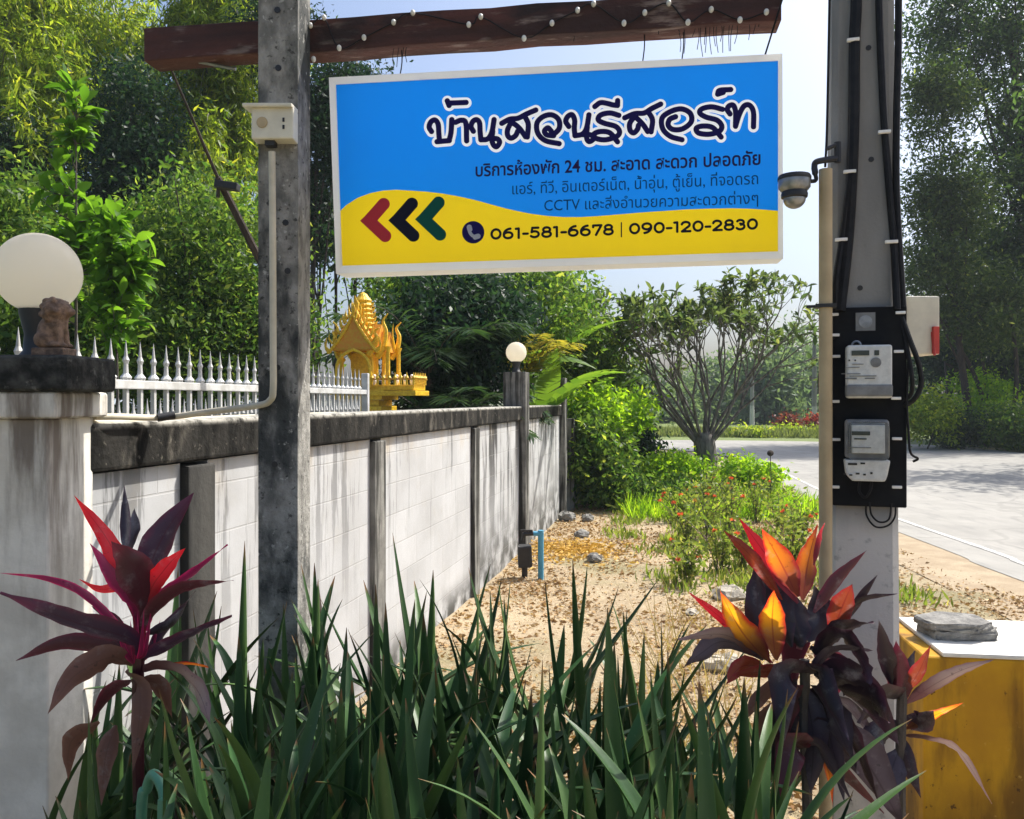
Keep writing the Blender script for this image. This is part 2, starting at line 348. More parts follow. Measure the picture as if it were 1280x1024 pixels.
# ------------------------------------------------------------------ foliage kit
def rand_dirs(n):
    v = rng.normal(size=(n, 3)); return v/np.linalg.norm(v, axis=1, keepdims=True)
def leaf_quads(C, D, L, W, fold=.12):
    """rhombic leaves: C base points, D unit directions, L lengths, W widths"""
    r = rand_dirs(len(C)); S_ = np.cross(D, r); S_ /= (np.linalg.norm(S_, axis=1, keepdims=True)+1e-9)
    Nn = np.cross(S_, D); L = L[:, None]; W = W[:, None]
    mid = C+D*L*.45
    return np.stack([C, mid+S_*W*.5+Nn*W*fold, C+D*L-Nn*L*.06, mid-S_*W*.5+Nn*W*fold], 1)
def big_leaves(name, C, D, L, W, m, parent, curl=.5):
    n = len(C); K = 5; r_ = rand_dirs(n)*.6+np.array([0, 0, .8]); S_ = np.cross(D, r_); S_ /= np.linalg.norm(S_, axis=1, keepdims=True)+1e-9; Nn = np.cross(S_, D); P_ = C.copy(); V = []; d = D.copy()
    prof = [.12, .62, .95, 1.0, .68, .02]; rows = []
    for k in range(K+1):
        w_ = (W*prof[k]*.5)[:, None]; rows.append((P_-S_*w_+Nn*w_*.35, P_, P_+S_*w_+Nn*w_*.35)); P_ = P_+d*(L/K)[:, None]; d = d+np.array([0, 0, -curl/K]); d /= np.linalg.norm(d, axis=1, keepdims=True)
    V = np.stack([np.stack(q, 1) for q in rows], 1).reshape(n, -1, 3); b = (np.arange(n)*(K+1)*3)[:, None, None]
    f = np.array([[k*3+c, k*3+c+1, k*3+c+4, k*3+c+3] for k in range(K) for c in (0, 1)])[None]+b
    me = quads_mesh(name, V, f.reshape(-1, 4)); me.polygons.foreach_set('use_smooth', np.ones(len(me.polygons), dtype=bool)); return link(name, me, m, parent)
def crown(name, ells, nclump, per, cr, L, asp=.4, m=None, parent=None, shell=2.0, droop=.35, flat_=.7, loc=(0, 0, 0)):
    """ells: list of (cx,cy,cz,rx,ry,rz[,weight])"""
    wts = np.array([(e[3]*e[4]*e[5])**.7*(e[6] if len(e) > 6 else 1) for e in ells]); wts /= wts.sum()
    Q = []
    for e, wv in zip(ells, wts):
        n = max(3, int(nclump*wv)); d = rand_dirs(n); r = rng.random(n)**(1/shell)
        Q.append(np.array(e[:3])+d*r[:, None]*np.array(e[3:6])*(1+.12*rng.normal(size=(n, 1))))
    Q = np.concatenate(Q); n = len(Q)*per
    cr_ = np.repeat(cr*(.6+.8*rng.random(len(Q))), per)[:, None]
    C = np.repeat(Q, per, 0)+rng.normal(size=(n, 3))*np.array([1, 1, flat_])*cr_
    D = rand_dirs(n); D[:, 2] -= droop; D /= np.linalg.norm(D, axis=1, keepdims=True)
    l = L*(.6+.8*rng.random(n)); V = leaf_quads(C, D, l, l*asp*(.7+.6*rng.random(n)))
    return link(name, quads_mesh(name, V), m, parent, loc), Q
def tree(name, label, cat_, x, y, ells, nclump, per, cr, L, lm, bark, tr=.12, asp=.4, limbs=8, group=None, droop=.35, lean=0, shell=2.0, z0=0, stems=1):
    t = empty(name, (x, y, z0), 0, label, cat_, group)
    c, Q = crown('crown', ells, nclump, per, cr, L, asp, lm, t, shell, droop)
    mb = MB(); e0 = ells[0]
    for s in range(stems):
        ox = (s-(stems-1)/2)*tr*2.6+random.gauss(0, .02); top = Vector((e0[0]+ox*3, e0[1], e0[2]+e0[5]*.3))
        pts = cat([Vector((ox, 0, -.05)), Vector((ox+lean+random.gauss(0, .1), random.gauss(0, .1), top.z*.45)), top], 6)
        mb.tube(pts, [tr*(1-.75*k/(len(pts)-1)) for k in range(len(pts))], 8)
        for q in Q[rng.choice(len(Q), min(limbs, len(Q)), replace=False)]:
            k = random.randint(len(pts)//3, len(pts)-2); a = pts[k]; q = Vector(q); md = a.lerp(q, .5)+Vector((0, 0, -.1*(q-a).length))
            mb.tube(cat([a, md, q], 4), [tr*.35*(1-.8*k2/8) for k2 in range(9)], 5)
    mb.build('trunk', bark, t, smooth=True); return t

lm_bam = leafmat('bamboo_leaves', (.06, .12, .012), (.23, .29, .03), (.40, .40, .05), trans=.5, tmul=2.3)
lm_grn = leafmat('mid_green_leaves', (.026, .075, .016), (.12, .19, .035), (.28, .32, .07), trans=.5, tmul=2.1)
lm_drk = leafmat('dark_green_leaves', (.008, .028, .018), (.026, .062, .03), (.06, .11, .035), trans=.38, tmul=1.5)
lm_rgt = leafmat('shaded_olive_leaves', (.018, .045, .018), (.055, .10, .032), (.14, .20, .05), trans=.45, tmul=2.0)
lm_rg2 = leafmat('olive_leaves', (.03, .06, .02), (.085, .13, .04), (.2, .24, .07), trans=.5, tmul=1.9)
lm_far = leafmat('far_hazy_leaves', (.07, .12, .07), (.13, .19, .10), trans=.45, tmul=1.8)  # leaf tones lightened so the colour carries some of the distance haze
lm_plu = leafmat('plumeria_leaves', (.045, .085, .035), (.11, .15, .055), (.22, .25, .09), trans=.5)
lm_shr = leafmat('bright_shrub_leaves', (.08, .18, .012), (.24, .38, .022), (.42, .48, .04), trans=.5, tmul=2.3)
lm_ban = leafmat('banana_leaf', (.07, .15, .02), (.14, .24, .03), trans=.5, tmul=1.8)
lm_plm = leafmat('palm_leaf', (.015, .045, .02), (.045, .085, .03), trans=.35)
lm_plmy = leafmat('yellow_palm_leaf', (.16, .18, .03), (.34, .28, .045), trans=.5)

def ell(u, v, d, ru, rv, rd=None, x=0, y=0):
    """ellipsoid placed where the photo shows a leaf mass, relative to a trunk at x,y"""
    p = P(u, v, d); a = ru/F*d; b = rv/F*d; return (p.x-x, p.y-y, p.z, a, (rd or a), b)
BG = 'trees behind the boundary wall'
def bgtree(name, label, u, d, ells, nclump, per, cr, L, lm, bark=None, tr=.12, **k):
    x, y = GX(u, d), d
    return tree(name, label, 'tree', x, y, [ell(*e, x=x, y=y) for e in ells], nclump, per, cr, L, lm, bark or m_bark, tr, group=k.pop('group', BG), **k)
def bamboo(label, u, d, ells, nculm, tufts, per, L, lm):
    x, y = GX(u, d), d; t = empty('bamboo_clump', (x, y, 0), 0, label, 'bamboo', BG); mb = MB(); E = [ell(*e, x=x, y=y) for e in ells]; V = []
    for k in range(nculm):
        e = random.choice(E); q = rand_dirs(1)[0]*rng.random()**.5; tip = Vector((e[0]+q[0]*e[3], e[1]+q[1]*e[4], e[2]+q[2]*e[5]))
        b = Vector((random.gauss(0, .5)+tip.x*.25, random.gauss(0, .5)+tip.y*.25, -.05)); h = Vector((tip.x-b.x, tip.y-b.y, 0)); top = tip+Vector((0, 0, random.uniform(.5, 1.3)))-h*.22
        pts = cat([b, b+Vector((h.x*.12, h.y*.12, top.z*.5)), top, tip+h*.16+Vector((0, 0, -.25)), tip+h*.3+Vector((0, 0, -.9))], 7); mb.tube(pts, [.028*(1-.9*i_/(len(pts)-1)) for i_ in range(len(pts))], 5)
        c = np.array([tuple(p) for p in pts[9:]]); ix = rng.integers(0, len(c), tufts); T = c[ix]+rng.normal(size=(tufts, 3))*np.array([.26, .26, .2])*(.5+rng.random((tufts, 1)))
        C = np.repeat(T, per, 0)+rng.normal(size=(tufts*per, 3))*.075; D = rand_dirs(len(C))*.8+np.array([0, 0, -.75]); D /= np.linalg.norm(D, axis=1, keepdims=True); l = L*(.6+.8*rng.random(len(C))); V.append(leaf_quads(C, D, l, l*.2))
    mb.build('culms', m_culm, t, smooth=True); link('foliage', quads_mesh('foliage', np.concatenate(V)), lm, t)
m_culm = mat('bamboo_culm', (.14, .17, .05), (.09, .10, .035), 8, .5)
bamboo('tall feathery yellow-green bamboo rising at the far upper left of the photo', -20, 17, [(-30, 60, 17, 190, 120), (60, 170, 16.5, 120, 110), (0, 40, 17.3, 120, 80), (-60, 300, 17, 130, 140)], 56, 70, 16, .20, lm_bam)
bamboo('sunlit yellow-green bamboo just left of the sign post above the dark bush', 265, 18, [(270, 80, 18, 90, 100), (255, 230, 17.5, 90, 110), (120, 60, 18.5, 90, 60), (290, 20, 18, 60, 50)], 60, 70, 16, .20, lm_bam)
bgtree('dark_tree', 'dark blue-green conical tree between the two yellow-green bamboos', 165, 14, [(165, 170, 14, 52, 85), (165, 290, 14, 62, 100), (10, 200, 14.4, 30, 50)], 300, 90, .24, 0.1, lm_drk, tr=.1, shell=3)
bgtree('leafy_tree', 'mid green tree with small leaves behind the spiked gate left of the sign post', 255, 10.5, [(255, 320, 10.5, 95, 95), (240, 440, 10.3, 120, 80), (330, 400, 10.8, 60, 90)], 430, 80, .2, 0.085, lm_grn, tr=.08)
bgtree('leafy_tree', 'shady tree behind the round lamp at the left edge', 40, 9.5, [(20, 420, 9.5, 100, 90), (-30, 300, 9.8, 100, 100), (120, 400, 9.3, 70, 80)], 380, 80, .2, 0.1, lm_grn, tr=.09)
bgtree('dark_tree', 'dark green tree seen in the gap between sign post and sign', 400, 15, [(410, 150, 15, 45, 85), (385, 270, 15.2, 30, 60), (440, 110, 15.4, 30, 40), (350, 40, 15.6, 40, 50)], 300, 80, .24, 0.1, lm_drk, tr=.09)
bgtree('tall_tree', 'bushy green tree at the left behind the dark conical tree', 60, 21, [(70, 330, 21, 110, 110), (190, 420, 21, 130, 90), (60, 110, 22, 130, 110), (-10, 10, 22, 60, 70)], 480, 70, .4, 0.15, lm_grn, tr=.14)
bgtree('leafy_tree', 'mid green tree under the left half of the sign behind the golden shrine', 540, 13, [(560, 370, 13, 110, 60), (640, 390, 13.4, 90, 70), (545, 450, 12.6, 50, 60)], 400, 80, .24, 0.11, lm_grn, tr=.09)
bgtree('dark_tree', 'dark thick tree low behind the wall right of the golden shrine', 560, 10.6, [(560, 450, 10.6, 62, 75), (600, 400, 10.9, 60, 55), (530, 400, 11, 30, 50)], 300, 90, .19, 0.1, lm_drk, tr=.08)
bgtree('leafy_tree', 'tree in light and dark green behind the wall lamp and banana leaves', 720, 15, [(690, 400, 15, 60, 70), (745, 470, 15.3, 45, 55), (650, 350, 15.4, 60, 50)], 330, 80, .24, .11, lm_grn, tr=.09)
# slim trunks against the pale sky left of the shrine
for k, (u, tp) in enumerate(((400, 60), (418, 90), (440, 100), (460, 120), (482, 130))):
    x, y = GX(u, 16+k*.4), 16+k*.4
    t = tree('slim_tree', ['first slim dark trunk right of the sign post, seen below the sign', 'second slim trunk right of the sign post, left of the shrine spire', 'slim dark trunk just left of the golden spire', 'slim trunk directly behind the golden spire', 'slim dark trunk just right of the golden spire'][k], 'tree', x, y,
             [(0, 0, 1.65+(500-330)/F*y+.9, .7, .7, .8)], 40, 60, .25, .16, lm_drk, m_bark, .06, limbs=5, group='slim trunks behind the shrine', lean=.1*(k % 3-1))
# right side of the road
RG = 'trees across the road on the right'
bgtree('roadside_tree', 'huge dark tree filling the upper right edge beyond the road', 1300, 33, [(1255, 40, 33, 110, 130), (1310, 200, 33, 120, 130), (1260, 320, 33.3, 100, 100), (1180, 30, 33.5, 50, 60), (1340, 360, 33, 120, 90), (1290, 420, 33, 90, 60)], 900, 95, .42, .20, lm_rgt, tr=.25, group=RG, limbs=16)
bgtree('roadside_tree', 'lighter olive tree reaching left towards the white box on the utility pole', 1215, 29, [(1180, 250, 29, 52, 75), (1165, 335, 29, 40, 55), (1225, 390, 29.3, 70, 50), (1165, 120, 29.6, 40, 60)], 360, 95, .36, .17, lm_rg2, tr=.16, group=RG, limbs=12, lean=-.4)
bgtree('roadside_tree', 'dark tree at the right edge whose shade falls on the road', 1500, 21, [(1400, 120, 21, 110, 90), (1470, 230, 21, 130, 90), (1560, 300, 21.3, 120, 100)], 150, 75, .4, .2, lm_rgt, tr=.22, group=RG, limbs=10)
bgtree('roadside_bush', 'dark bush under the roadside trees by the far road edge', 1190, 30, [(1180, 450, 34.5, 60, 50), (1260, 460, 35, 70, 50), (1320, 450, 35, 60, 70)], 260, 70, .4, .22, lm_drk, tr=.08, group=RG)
for k, (u0, v0, u1, v1, d, r) in enumerate(((1245, 552, 1180, 400, 29, .10), (1262, 550, 1262, 380, 28.6, .10), (1232, 545, 1215, 400, 29.3, .08))):
    a, b = P(u0, v0, d), P(u1, v1, d); mb = MB(); a.z = -.05; mb.tube(cat([a, a.lerp(b, .5)+Vector((.25, 0, .1)), b], 6), [r*(1-.5*i/12) for i in range(13)], 7)
    tag(mb.build('tree_trunk', m_bark, smooth=True), ['leaning bare trunk in the dark gap beyond the road', 'straight dark trunk rightmost in the gap beyond the road', 'thin trunk between the leaning and the straight trunk'][k], 'tree', 'bare trunks beyond the road')
for k, (u, v, d, ru, rv, lm, lab) in enumerate(((1160, 520, 27.5, 38, 32, lm_bam, 'olive scrubby bush by the road just right of the utility pole'), (1225, 500, 29.5, 40, 34, lm_shr, 'sunlit yellow-green bush under the dark roadside trees'), (1275, 530, 26.5, 40, 26, lm_grn, 'low green bush on the road edge at the right border'), (1200, 535, 28, 36, 18, lm_rgt, 'low dark bush hugging the far road edge'))):
    x, y = GX(u, d), d
    tree('roadside_bush', lab, 'bush', x, y, [ell(u, v, d, ru, rv, None, x, y)], 70, 70, .25, .15, lm, m_bark, .03, limbs=4, group='bushes along the far road edge')
# far hazy trees
FG = 'hazy trees far beyond the bend'
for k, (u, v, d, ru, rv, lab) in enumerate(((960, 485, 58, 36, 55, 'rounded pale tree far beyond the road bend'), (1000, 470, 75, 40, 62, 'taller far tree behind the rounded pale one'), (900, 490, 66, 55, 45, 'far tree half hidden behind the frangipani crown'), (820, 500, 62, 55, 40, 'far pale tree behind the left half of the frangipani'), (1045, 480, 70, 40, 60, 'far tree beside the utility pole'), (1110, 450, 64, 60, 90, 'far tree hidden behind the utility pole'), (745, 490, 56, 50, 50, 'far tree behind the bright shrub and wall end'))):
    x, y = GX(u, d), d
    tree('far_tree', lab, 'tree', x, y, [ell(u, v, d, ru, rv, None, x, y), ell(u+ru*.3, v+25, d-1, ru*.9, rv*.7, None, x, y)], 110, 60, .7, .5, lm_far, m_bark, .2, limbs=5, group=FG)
for k, (u, v, d, ru, rv, lm, lab) in enumerate(((990, 540, 38, 30, 6, lm_bam, 'low yellow-green bush on the verge beyond the road bend'), (935, 543, 37, 30, 6, lm_bam, 'low bright bush on the verge left of the yellow-green one'), (1022, 531, 40, 9, 9, leafmat('red_bush_leaves', (.16, .02, .02), (.25, .05, .04)), 'reddish bush on the far verge beside the utility pole'), (985, 528, 41, 7, 7, leafmat('maroon_bush_leaves', (.10, .015, .02), (.2, .06, .04)), 'reddish bush on the far verge below the hazy tree'))):
    x, y = GX(u, d), d
    tree('verge_bush', lab, 'bush', x, y, [ell(u, v, d, ru, rv, None, x, y)], 50, 50, .2, .16, lm, m_bark, .03, limbs=3, group='bushes on the far verge')
for u, d, tv, lab in ((1018, 44, 425, 'slim pale concrete pole on the far verge beside the utility pole'), (940, 50, 470, 'short pale concrete pole far behind the frangipani')):
    x = GX(u, d); mb = MB(); mb.tube([(x, d, -.1), (x, d, EYE+(500-tv)/F*d)], [.16, .10], 8)
    tag(mb.build('concrete_pole', m_util, smooth=True), lab, 'pole', 'far concrete poles')

# ------------------------------------------------------------------ haze
mb = MB(); mb.box((0, 60, 11), (260, 260, 24.0)); hz = mb.build('haze'); m, nt, b = newmat('haze_air'); nt.nodes.remove(b)
pv = N(nt, 'ShaderNodeVolumePrincipled'); pv.inputs['Density'].default_value = .0008; pv.inputs['Color'].default_value = (.86, .93, 1, 1); pv.inputs['Anisotropy'].default_value = .0
nt.links.new(pv.outputs[0], nt.nodes['Material Output'].inputs['Volume']); hz.data.materials.append(m); tag(hz, 'pale haze in the air', 'haze', kind='stuff')

# ------------------------------------------------------------------ boundary wall
TH = math.atan(.213); CT = math.cos(TH)
def WX(Y): return -1.285+.213*(Y-2.4)
W0 = Vector((WX(2.40), 2.40, 0))
def WL(Y): return (Y-2.40)/CT                        # along-wall coordinate
wall = empty('boundary_wall', W0, -TH, 'white block boundary wall with black stained coping running away beside the dirt path', 'wall')
TOP = 1.58; CB = 1.425
posts = [(2.99, TOP-.165, .17), (4.73, TOP-.165, .17), (6.91, TOP-.165, .18), (8.88, 1.95, .2), (11.70, 1.96, .24)]
edges = [2.40]+[p[0] for p in posts]
for i in range(len(posts)):
    y0 = WL(edges[i])+(0 if i == 0 else posts[i-1][2]/2); y1 = WL(edges[i+1])-posts[i][2]/2
    mb = MB(); mb.box((-.06, (y0+y1)/2, CB/2-.05), (.12, y1-y0, CB+.1)); mb.build('wall_panel', [m_wall1, m_wall1, m_wall1, m_wall2, m_wall3][i], wall)
for i, (Y, h, wd) in enumerate(posts):
    mb = MB(); tall = h > 1.6; mb.box((-.06 if not tall else -.05, WL(Y), h/2-.05), (.19 if not tall else .25, wd, h+.1)); mb.build('wall_post', m_wpost if i else m_wpostd, wall, bev=.008)
for a, b in ((2.42, 8.88-.1), (8.88+.1, 11.70-.12)):
    mb = MB(); mb.box((-.075, (WL(a)+WL(b))/2, (TOP+CB)/2+.004), (.22, WL(b)-WL(a), TOP-CB-.008)); mb.build('coping', m_cope, wall, bev=.012)
mb = MB(); mb.box((.02, WL(12.35), .66), (.18, .16, 1.42)); tag(mb.build('concrete_stub', m_wpost, None, loc=(0, 0, 0), bev=.01), 'short grey concrete stub post just past the far wall end', 'post')
_o = bpy.data.objects['concrete_stub']; _o.location = W0; _o.rotation_euler.z = -TH
mb = MB(); mb.box((-.45, WL(11.6), .9), (.14, .14, 1.98)); _o = tag(mb.build('concrete_post', m_wpost, None, bev=.01), 'mouldy concrete post standing behind the far end of the wall', 'post'); _o.location = W0; _o.rotation_euler.z = -TH

# gate pillar
gp = empty('gate_pillar', (-1.50, 2.46, 0), 0, 'plastered gate pillar with black stained cap at the left edge', 'pillar')
PX, PYF = -1.245, 2.20                       # right and front faces of the shaft
def pbox(name, m, x1, yf, yb, z0, z1, bev=.01, wid=.52, jit=0):
    mb = MB(); x0 = x1-wid; mb.box(((x0+x1)/2+1.50, (yf+yb)/2-2.46, (z0+z1)/2), (x1-x0, yb-yf, z1-z0)); return mb.build(name, m, gp, bev=bev, seg=3)
pbox('shaft', m_pill, PX, PYF, 2.44, -.05, 1.60)
pbox('moulding', m_pill, PX+.035, PYF-.025, 2.46, 1.60, 1.672, .012)
pbox('cap', m_cap, PX+.08, PYF-.04, 2.42, 1.672, 1.77, .018, .64)

# globe lamps
def globe_lamp(loc, r, label, nh):
    t = empty('globe_lamp', loc, 0, label, 'lamp', 'round globe lamps')
    mb = MB(); mb.lathe([(.045, 0), (.05, .008), (.04, .02), (.036, nh*.5), (.05, nh-.01), (.05, nh+.012)], n=20); mb.build('lamp_base', m_black, t, smooth=True)
    prof = [(r*math.sin(a), nh+r*.93-r*math.cos(a)) for a in np.linspace(.42, math.pi-.001, 24)]
    mb = MB(); mb.lathe(prof, n=40); mb.build('globe', m_globe, t, smooth=True); return t
g = P(48, 342, 2.36); globe_lamp((g.x, g.y, 1.77), .115, 'large cream globe lamp on the gate pillar behind the lion statue', g.z-1.77-.115*.93)
g = P(642, 440, 8.80); globe_lamp((WX(8.88)-.05, 8.88, 1.95), .112, 'small white globe lamp on the tall wall post far down the wall', g.z-1.95-.104)

# lion statue: seated, facing right
def lion(loc):
    mb = MB(); B = lambda c, r: mb.ball(c, r, 14, 9)
    B((-.005, 0, .062), (.034, .030, .048)); B((.012, 0, .085), (.030, .028, .040)); B((.014, 0, .122), (.036, .036, .036))
    B((.036, 0, .126), (.018, .020, .020)); B((.050, 0, .120), (.014, .013, .011)); B((.046, 0, .112), (.010, .010, .006))
    for s in (-1, 1):
        B((-.012, s*.022, .044), (.026, .014, .024)); B((.014, s*.024, .029), (.020, .010, .008))
        mb.tube([(.024, s*.014, .085), (.030, s*.015, .055), (.032, s*.015, .026)], [.011, .009, .009], 8); B((.038, s*.015, .027), (.013, .009, .007))
        B((.018, s*.028, .148), (.008, .006, .009)); B((.046, s*.012, .131), (.005, .004, .004))
    for k in range(46):
        d = rand_dirs(1)[0]; p = Vector((.010, 0, .122))+Vector((d[0]*.033, d[1]*.036, d[2]*.036))
        if p.x < .032: B(tuple(p), (.009, .009, .009))
    mb.tube(cat([(-.03, .01, .03), (-.045, .03, .04), (-.04, .03, .075)], 5), .005, 6)
    t = empty('lion_statue', loc, 0, 'brown seated lion statuette facing right on the gate pillar cap', 'statue')
    me = mb.mesh('body'); me.update(); o = link('body', me, m_lion, t)
    md = o.modifiers.new('r', 'REMESH'); md.mode = 'VOXEL'; md.voxel_size = .0035; md.use_smooth_shade = True
    mb = MB(); mb.box((.006, 0, .010), (.088, .07, .022)); mb.build('plinth', m_lion, t, bev=.004); return t
p = P(65, 443, 2.24); lion((p.x, p.y, 1.77))

# spiked sliding gate behind the wall
gate = empty('sliding_gate', (-1.802+.113*2.5, 2.5, 0), -math.atan(.113), 'white spiked metal gate standing just behind the wall', 'gate')
pk = MB(); pk.box((0, 0, .95), (.016, .016, 1.5)); pk.lathe([(.016, 1.722), (.022, 1.735), (.010, 1.75), (.008, 1.785), (.013, 1.80), (.007, 1.815), (.0005, 1.875)], n=8)
pkm = pk.mesh('picket'); n = 0; yy = -.55
while yy < 3.62:
    o = link('picket', pkm, m_metalw, gate, (0, yy, 0)); yy += .095
fin = MB(); fin.lathe([(.005, 1.56), (.014, 1.585), (.006, 1.61), (.001, 1.655)], n=6); fin.tube([(0, -.024, 1.50), (0, -.02, 1.56), (0, 0, 1.575), (0, .02, 1.56), (0, .024, 1.50)], .004, 5)
fm = fin.mesh('scroll'); yy = -.5
while yy < 3.55: link('scroll', fm, m_metalw, gate, (0, yy, 0)); yy += .095
for z, h in ((1.708, .034), (1.50, .03), (.25, .05)):
    mb = MB(); mb.box((0, 1.53, z), (.036, 4.3, h)); mb.build('rail', m_metalw, gate, bev=.004)
mb = MB(); mb.box((0, 3.70, .95), (.05, .05, 1.8)); mb.build('end_post', m_metalw, gate, bev=.005)

# shed roof seen through the gate
sh = empty('garden_shed', (-4.55, 10.4, 0), .1, 'low shed with pale blue sheet roof glimpsed through the gate pickets', 'shed')
mb = MB(); mb.box((0, 0, .62), (2.3, 1.6, 1.25)); mb.build('wall', m_pill, sh)
mb = MB()
for k in range(26): mb.box((-1.3+k*.104, -.05, 1.44+(k % 2)*.018), (.102, 2.0, .02), Matrix.Rotation(.2, 3, 'X'))
mb.build('roof', m_shed, sh)

# conduit along the wall up to the box on the post
cpts = [(118, 521, 2.44), (150, 521, 2.52), (205, 522, 2.70), (260, 515, 2.66), (322, 507, 2.545)]
pts = [P(*c) for c in cpts]+[P(338, 500, 2.515), P(341.5, 486, 2.505), P(341.5, 440, 2.505), P(341, 300, 2.505), P(340, 190, 2.505)]
cw = empty('wall_conduit', pts[4], 0, 'beige electrical conduit running along the wall top and up the sign post', 'pipe')
cwp = cat(pts, 8); mb = MB(); mb.tube([p-pts[4] for p in cwp], .0105, 10); mb.build('pipe', m_cond, cw, smooth=True)
mb = MB(); mb.tube([P(197, 522.5, 2.67)-pts[4], P(218, 519, 2.70)-pts[4]], .0135, 10); mb.build('tape_joint', m_black, cw, smooth=True)
mb = MB(); mb.tube([P(116, 529, 2.46), P(200, 527, 2.84), P(300, 521.5, 3.6), P(420, 517, 5.2)], .011, 10)
tag(mb.build('wall_conduit', m_cond, smooth=True), 'second thinner beige pipe lying flat on the wall coping', 'pipe')

# sign post (left) with beam
sp = empty('sign_post', (GX(356, 2.62), 2.62, 0), 0, 'weathered square concrete post holding up the sign beam', 'post')
mb = MB(); w_ = (372-322)/F*2.55; mb.box((0, 0, 1.6), (w_, .15, 3.3))
mb.build('shaft', m_post, sp, bev=.006, jit=.0012, sub=0)
for z in (2.86, 2.68, 2.2, 2.05, 1.75, 1.45): q = random.uniform(-.02, .03); mb = MB(); mb.tube([(q, -.074, z), (q, -.0772, z)], .010, 8); mb.build('bolt_hole', m_black, sp)
p = P(346, 160, 2.535)
jb = empty('socket_box', (p.x, 2.545, p.z), 0, 'cream plastic socket box fixed to the sign post', 'electrical box')
mb = MB(); mb.box((0, -.03, 0), (.128, .06, .098)); mb.build('box', m_box, jb, bev=.006)
mb = MB(); mb.box((-.012, -.036, .052), (.150, .078, .012), Matrix.Rotation(.08, 3, 'X')); mb.build('lid', m_box, jb, bev=.004)
mb = MB(); mb.lathe([(.017, 0), (.016, .003)], n=16); o = mb.build('socket', m_conb, jb, (-.03, -.061, 0)); o.rotation_euler.x = R(90)
mb = MB(); mb.box((.035, -.061, .008), (.006, .003, .012)).box((.035, -.061, -.014), (.006, .003, .012)).box((-.012, -.03, -.056), (.03, .03, .016)); mb.build('switch', m_black, jb)

BA = Vector((GX(180, 2.773), 2.773, 0)); BB = Vector((GX(977, 2.47), 2.47, 0)); bdir = (BB-BA).normalized(); BANG = math.atan2(bdir.y, bdir.x)
BL = (BB-BA).length
beam = empty('wooden_beam', (BA.x, BA.y, 2.795), BANG, 'dark weathered timber beam across the top of the sign post', 'beam')
mb = MB(); K = 14
vs = []; fs = []
for i in range(K+1):
    x = BL*i/K; jz = random.gauss(0, .0025); h = .112-.016*i/K
    for (yy, zz) in ((0, 0), (.09, 0), (.09, h), (0, h)): vs.append((x, yy+random.gauss(0, .0015), zz+jz))
for i in range(K):
    for k in range(4): fs.append((i*4+k, i*4+(k+1) % 4, (i+1)*4+(k+1) % 4, (i+1)*4+k))
fs += [(3, 2, 1, 0), tuple(K*4+k for k in range(4))]
mb.add(vs, fs); mb.build('timber', m_wood, beam, bev=.004)
mb = MB(); mb.tube([(.16, .045, .01), (.30, .06, -.02)], .006, 6)
mb.build('nail', m_steel, beam)
def BP(u, v, back=0):                              # point on the beam / sign plane seen at u,v
    k = (u-640)/F; n = Vector((-bdir.y, bdir.x, 0)); d0 = (BA+n*back).dot(n); t = d0/Vector((k, 1, 0)).dot(n)
    return P(u, v, t)
sl_ = empty('string_lights', BP(700, 30), 0, 'string of small clear bulbs with cut wires stapled along the beam', 'lights'); o0 = sl_.location
bul = [(388, 32), (405, 22), (424, 60), (455, 47), (492, 28), (516, 16), (586, 31), (601, 21), (655, 48), (690, 29), (722, 13), (742, 5), (780, 29), (806, 16), (836, 4), (860, 28), (889, 12), (925, 25), (958, 15), (392, 74)]
for i, (u, v) in enumerate(bul):
    q = BP(u, v, -.012)-o0; mb = MB(); mb.ball((q.x, q.y, q.z), (.008, .009, .010), 10, 7); mb.build('bulb', m_bulb, sl_, smooth=True)
mb = MB(); q = [BP(u, v, -.006)-o0 for u, v in sorted(bul[:-1])]; mb.tube(cat(q, 4), .0022, 5); mb.build('cord', m_cable, sl_)
for u, v0, l in [(493, 60, 26), (499, 60, 24), (505, 60, 28), (509, 60, 18), (610, 46, 6), (716, 40, 12), (756, 36, 6), (824, 34, 9), (847, 33, 7), (853, 31, 36), (849, 45, 20), (868, 30, 16), (872, 30, 32), (876, 31, 40), (880, 30, 36), (884, 30, 26), (888, 30, 38), (892, 30, 28), (896, 30, 36), (901, 30, 22), (906, 30, 36), (912, 30, 34), (917, 30, 34), (921, 30, 25), (935, 28, 22), (944, 27, 16), (951, 26, 8)]:
    mb = MB(); a = BP(u, v0-4, .02)-o0; b = BP(u+random.uniform(-4, 3), v0+l, .02)-o0; mb.tube(cat([a, a.lerp(b, .5)+Vector((random.uniform(-.006, .006), 0, 0)), b], 3), .0011, 4); mb.build('loose_wire', m_cable, sl_)

# ------------------------------------------------------------------ the sign
SL, SR = Vector((-.590, 2.683, 0)), Vector((.819, 2.472, 0))
sdir = (SR-SL).normalized(); snor = Vector((sdir.y, -sdir.x, 0)); SANG = math.atan2(sdir.y, sdir.x); SW = (SR-SL).length
S0 = Vector((SL.x, SL.y, 2.062))
sign = empty('hanging_sign', S0, SANG, 'blue and yellow resort lightbox sign with white frame hanging under the beam', 'sign')
SHR = math.tan(R(-.35))
def SP(u, v):                                      # photo pixel -> sign local (x,z)
    k = (u-640)/F; t = SL.dot(snor)/Vector((k, 1, 0)).dot(snor); p = P(u, v, t); return ((p-S0).dot(sdir), p.z-S0.z)
c4 = [SP(411, 97), SP(978, 67), SP(979, 323), SP(420, 342)]      # frame outer corners (tl, tr, br, bl)
i4 = [SP(419, 105), SP(973, 75), SP(973, 314), SP(427, 332)]
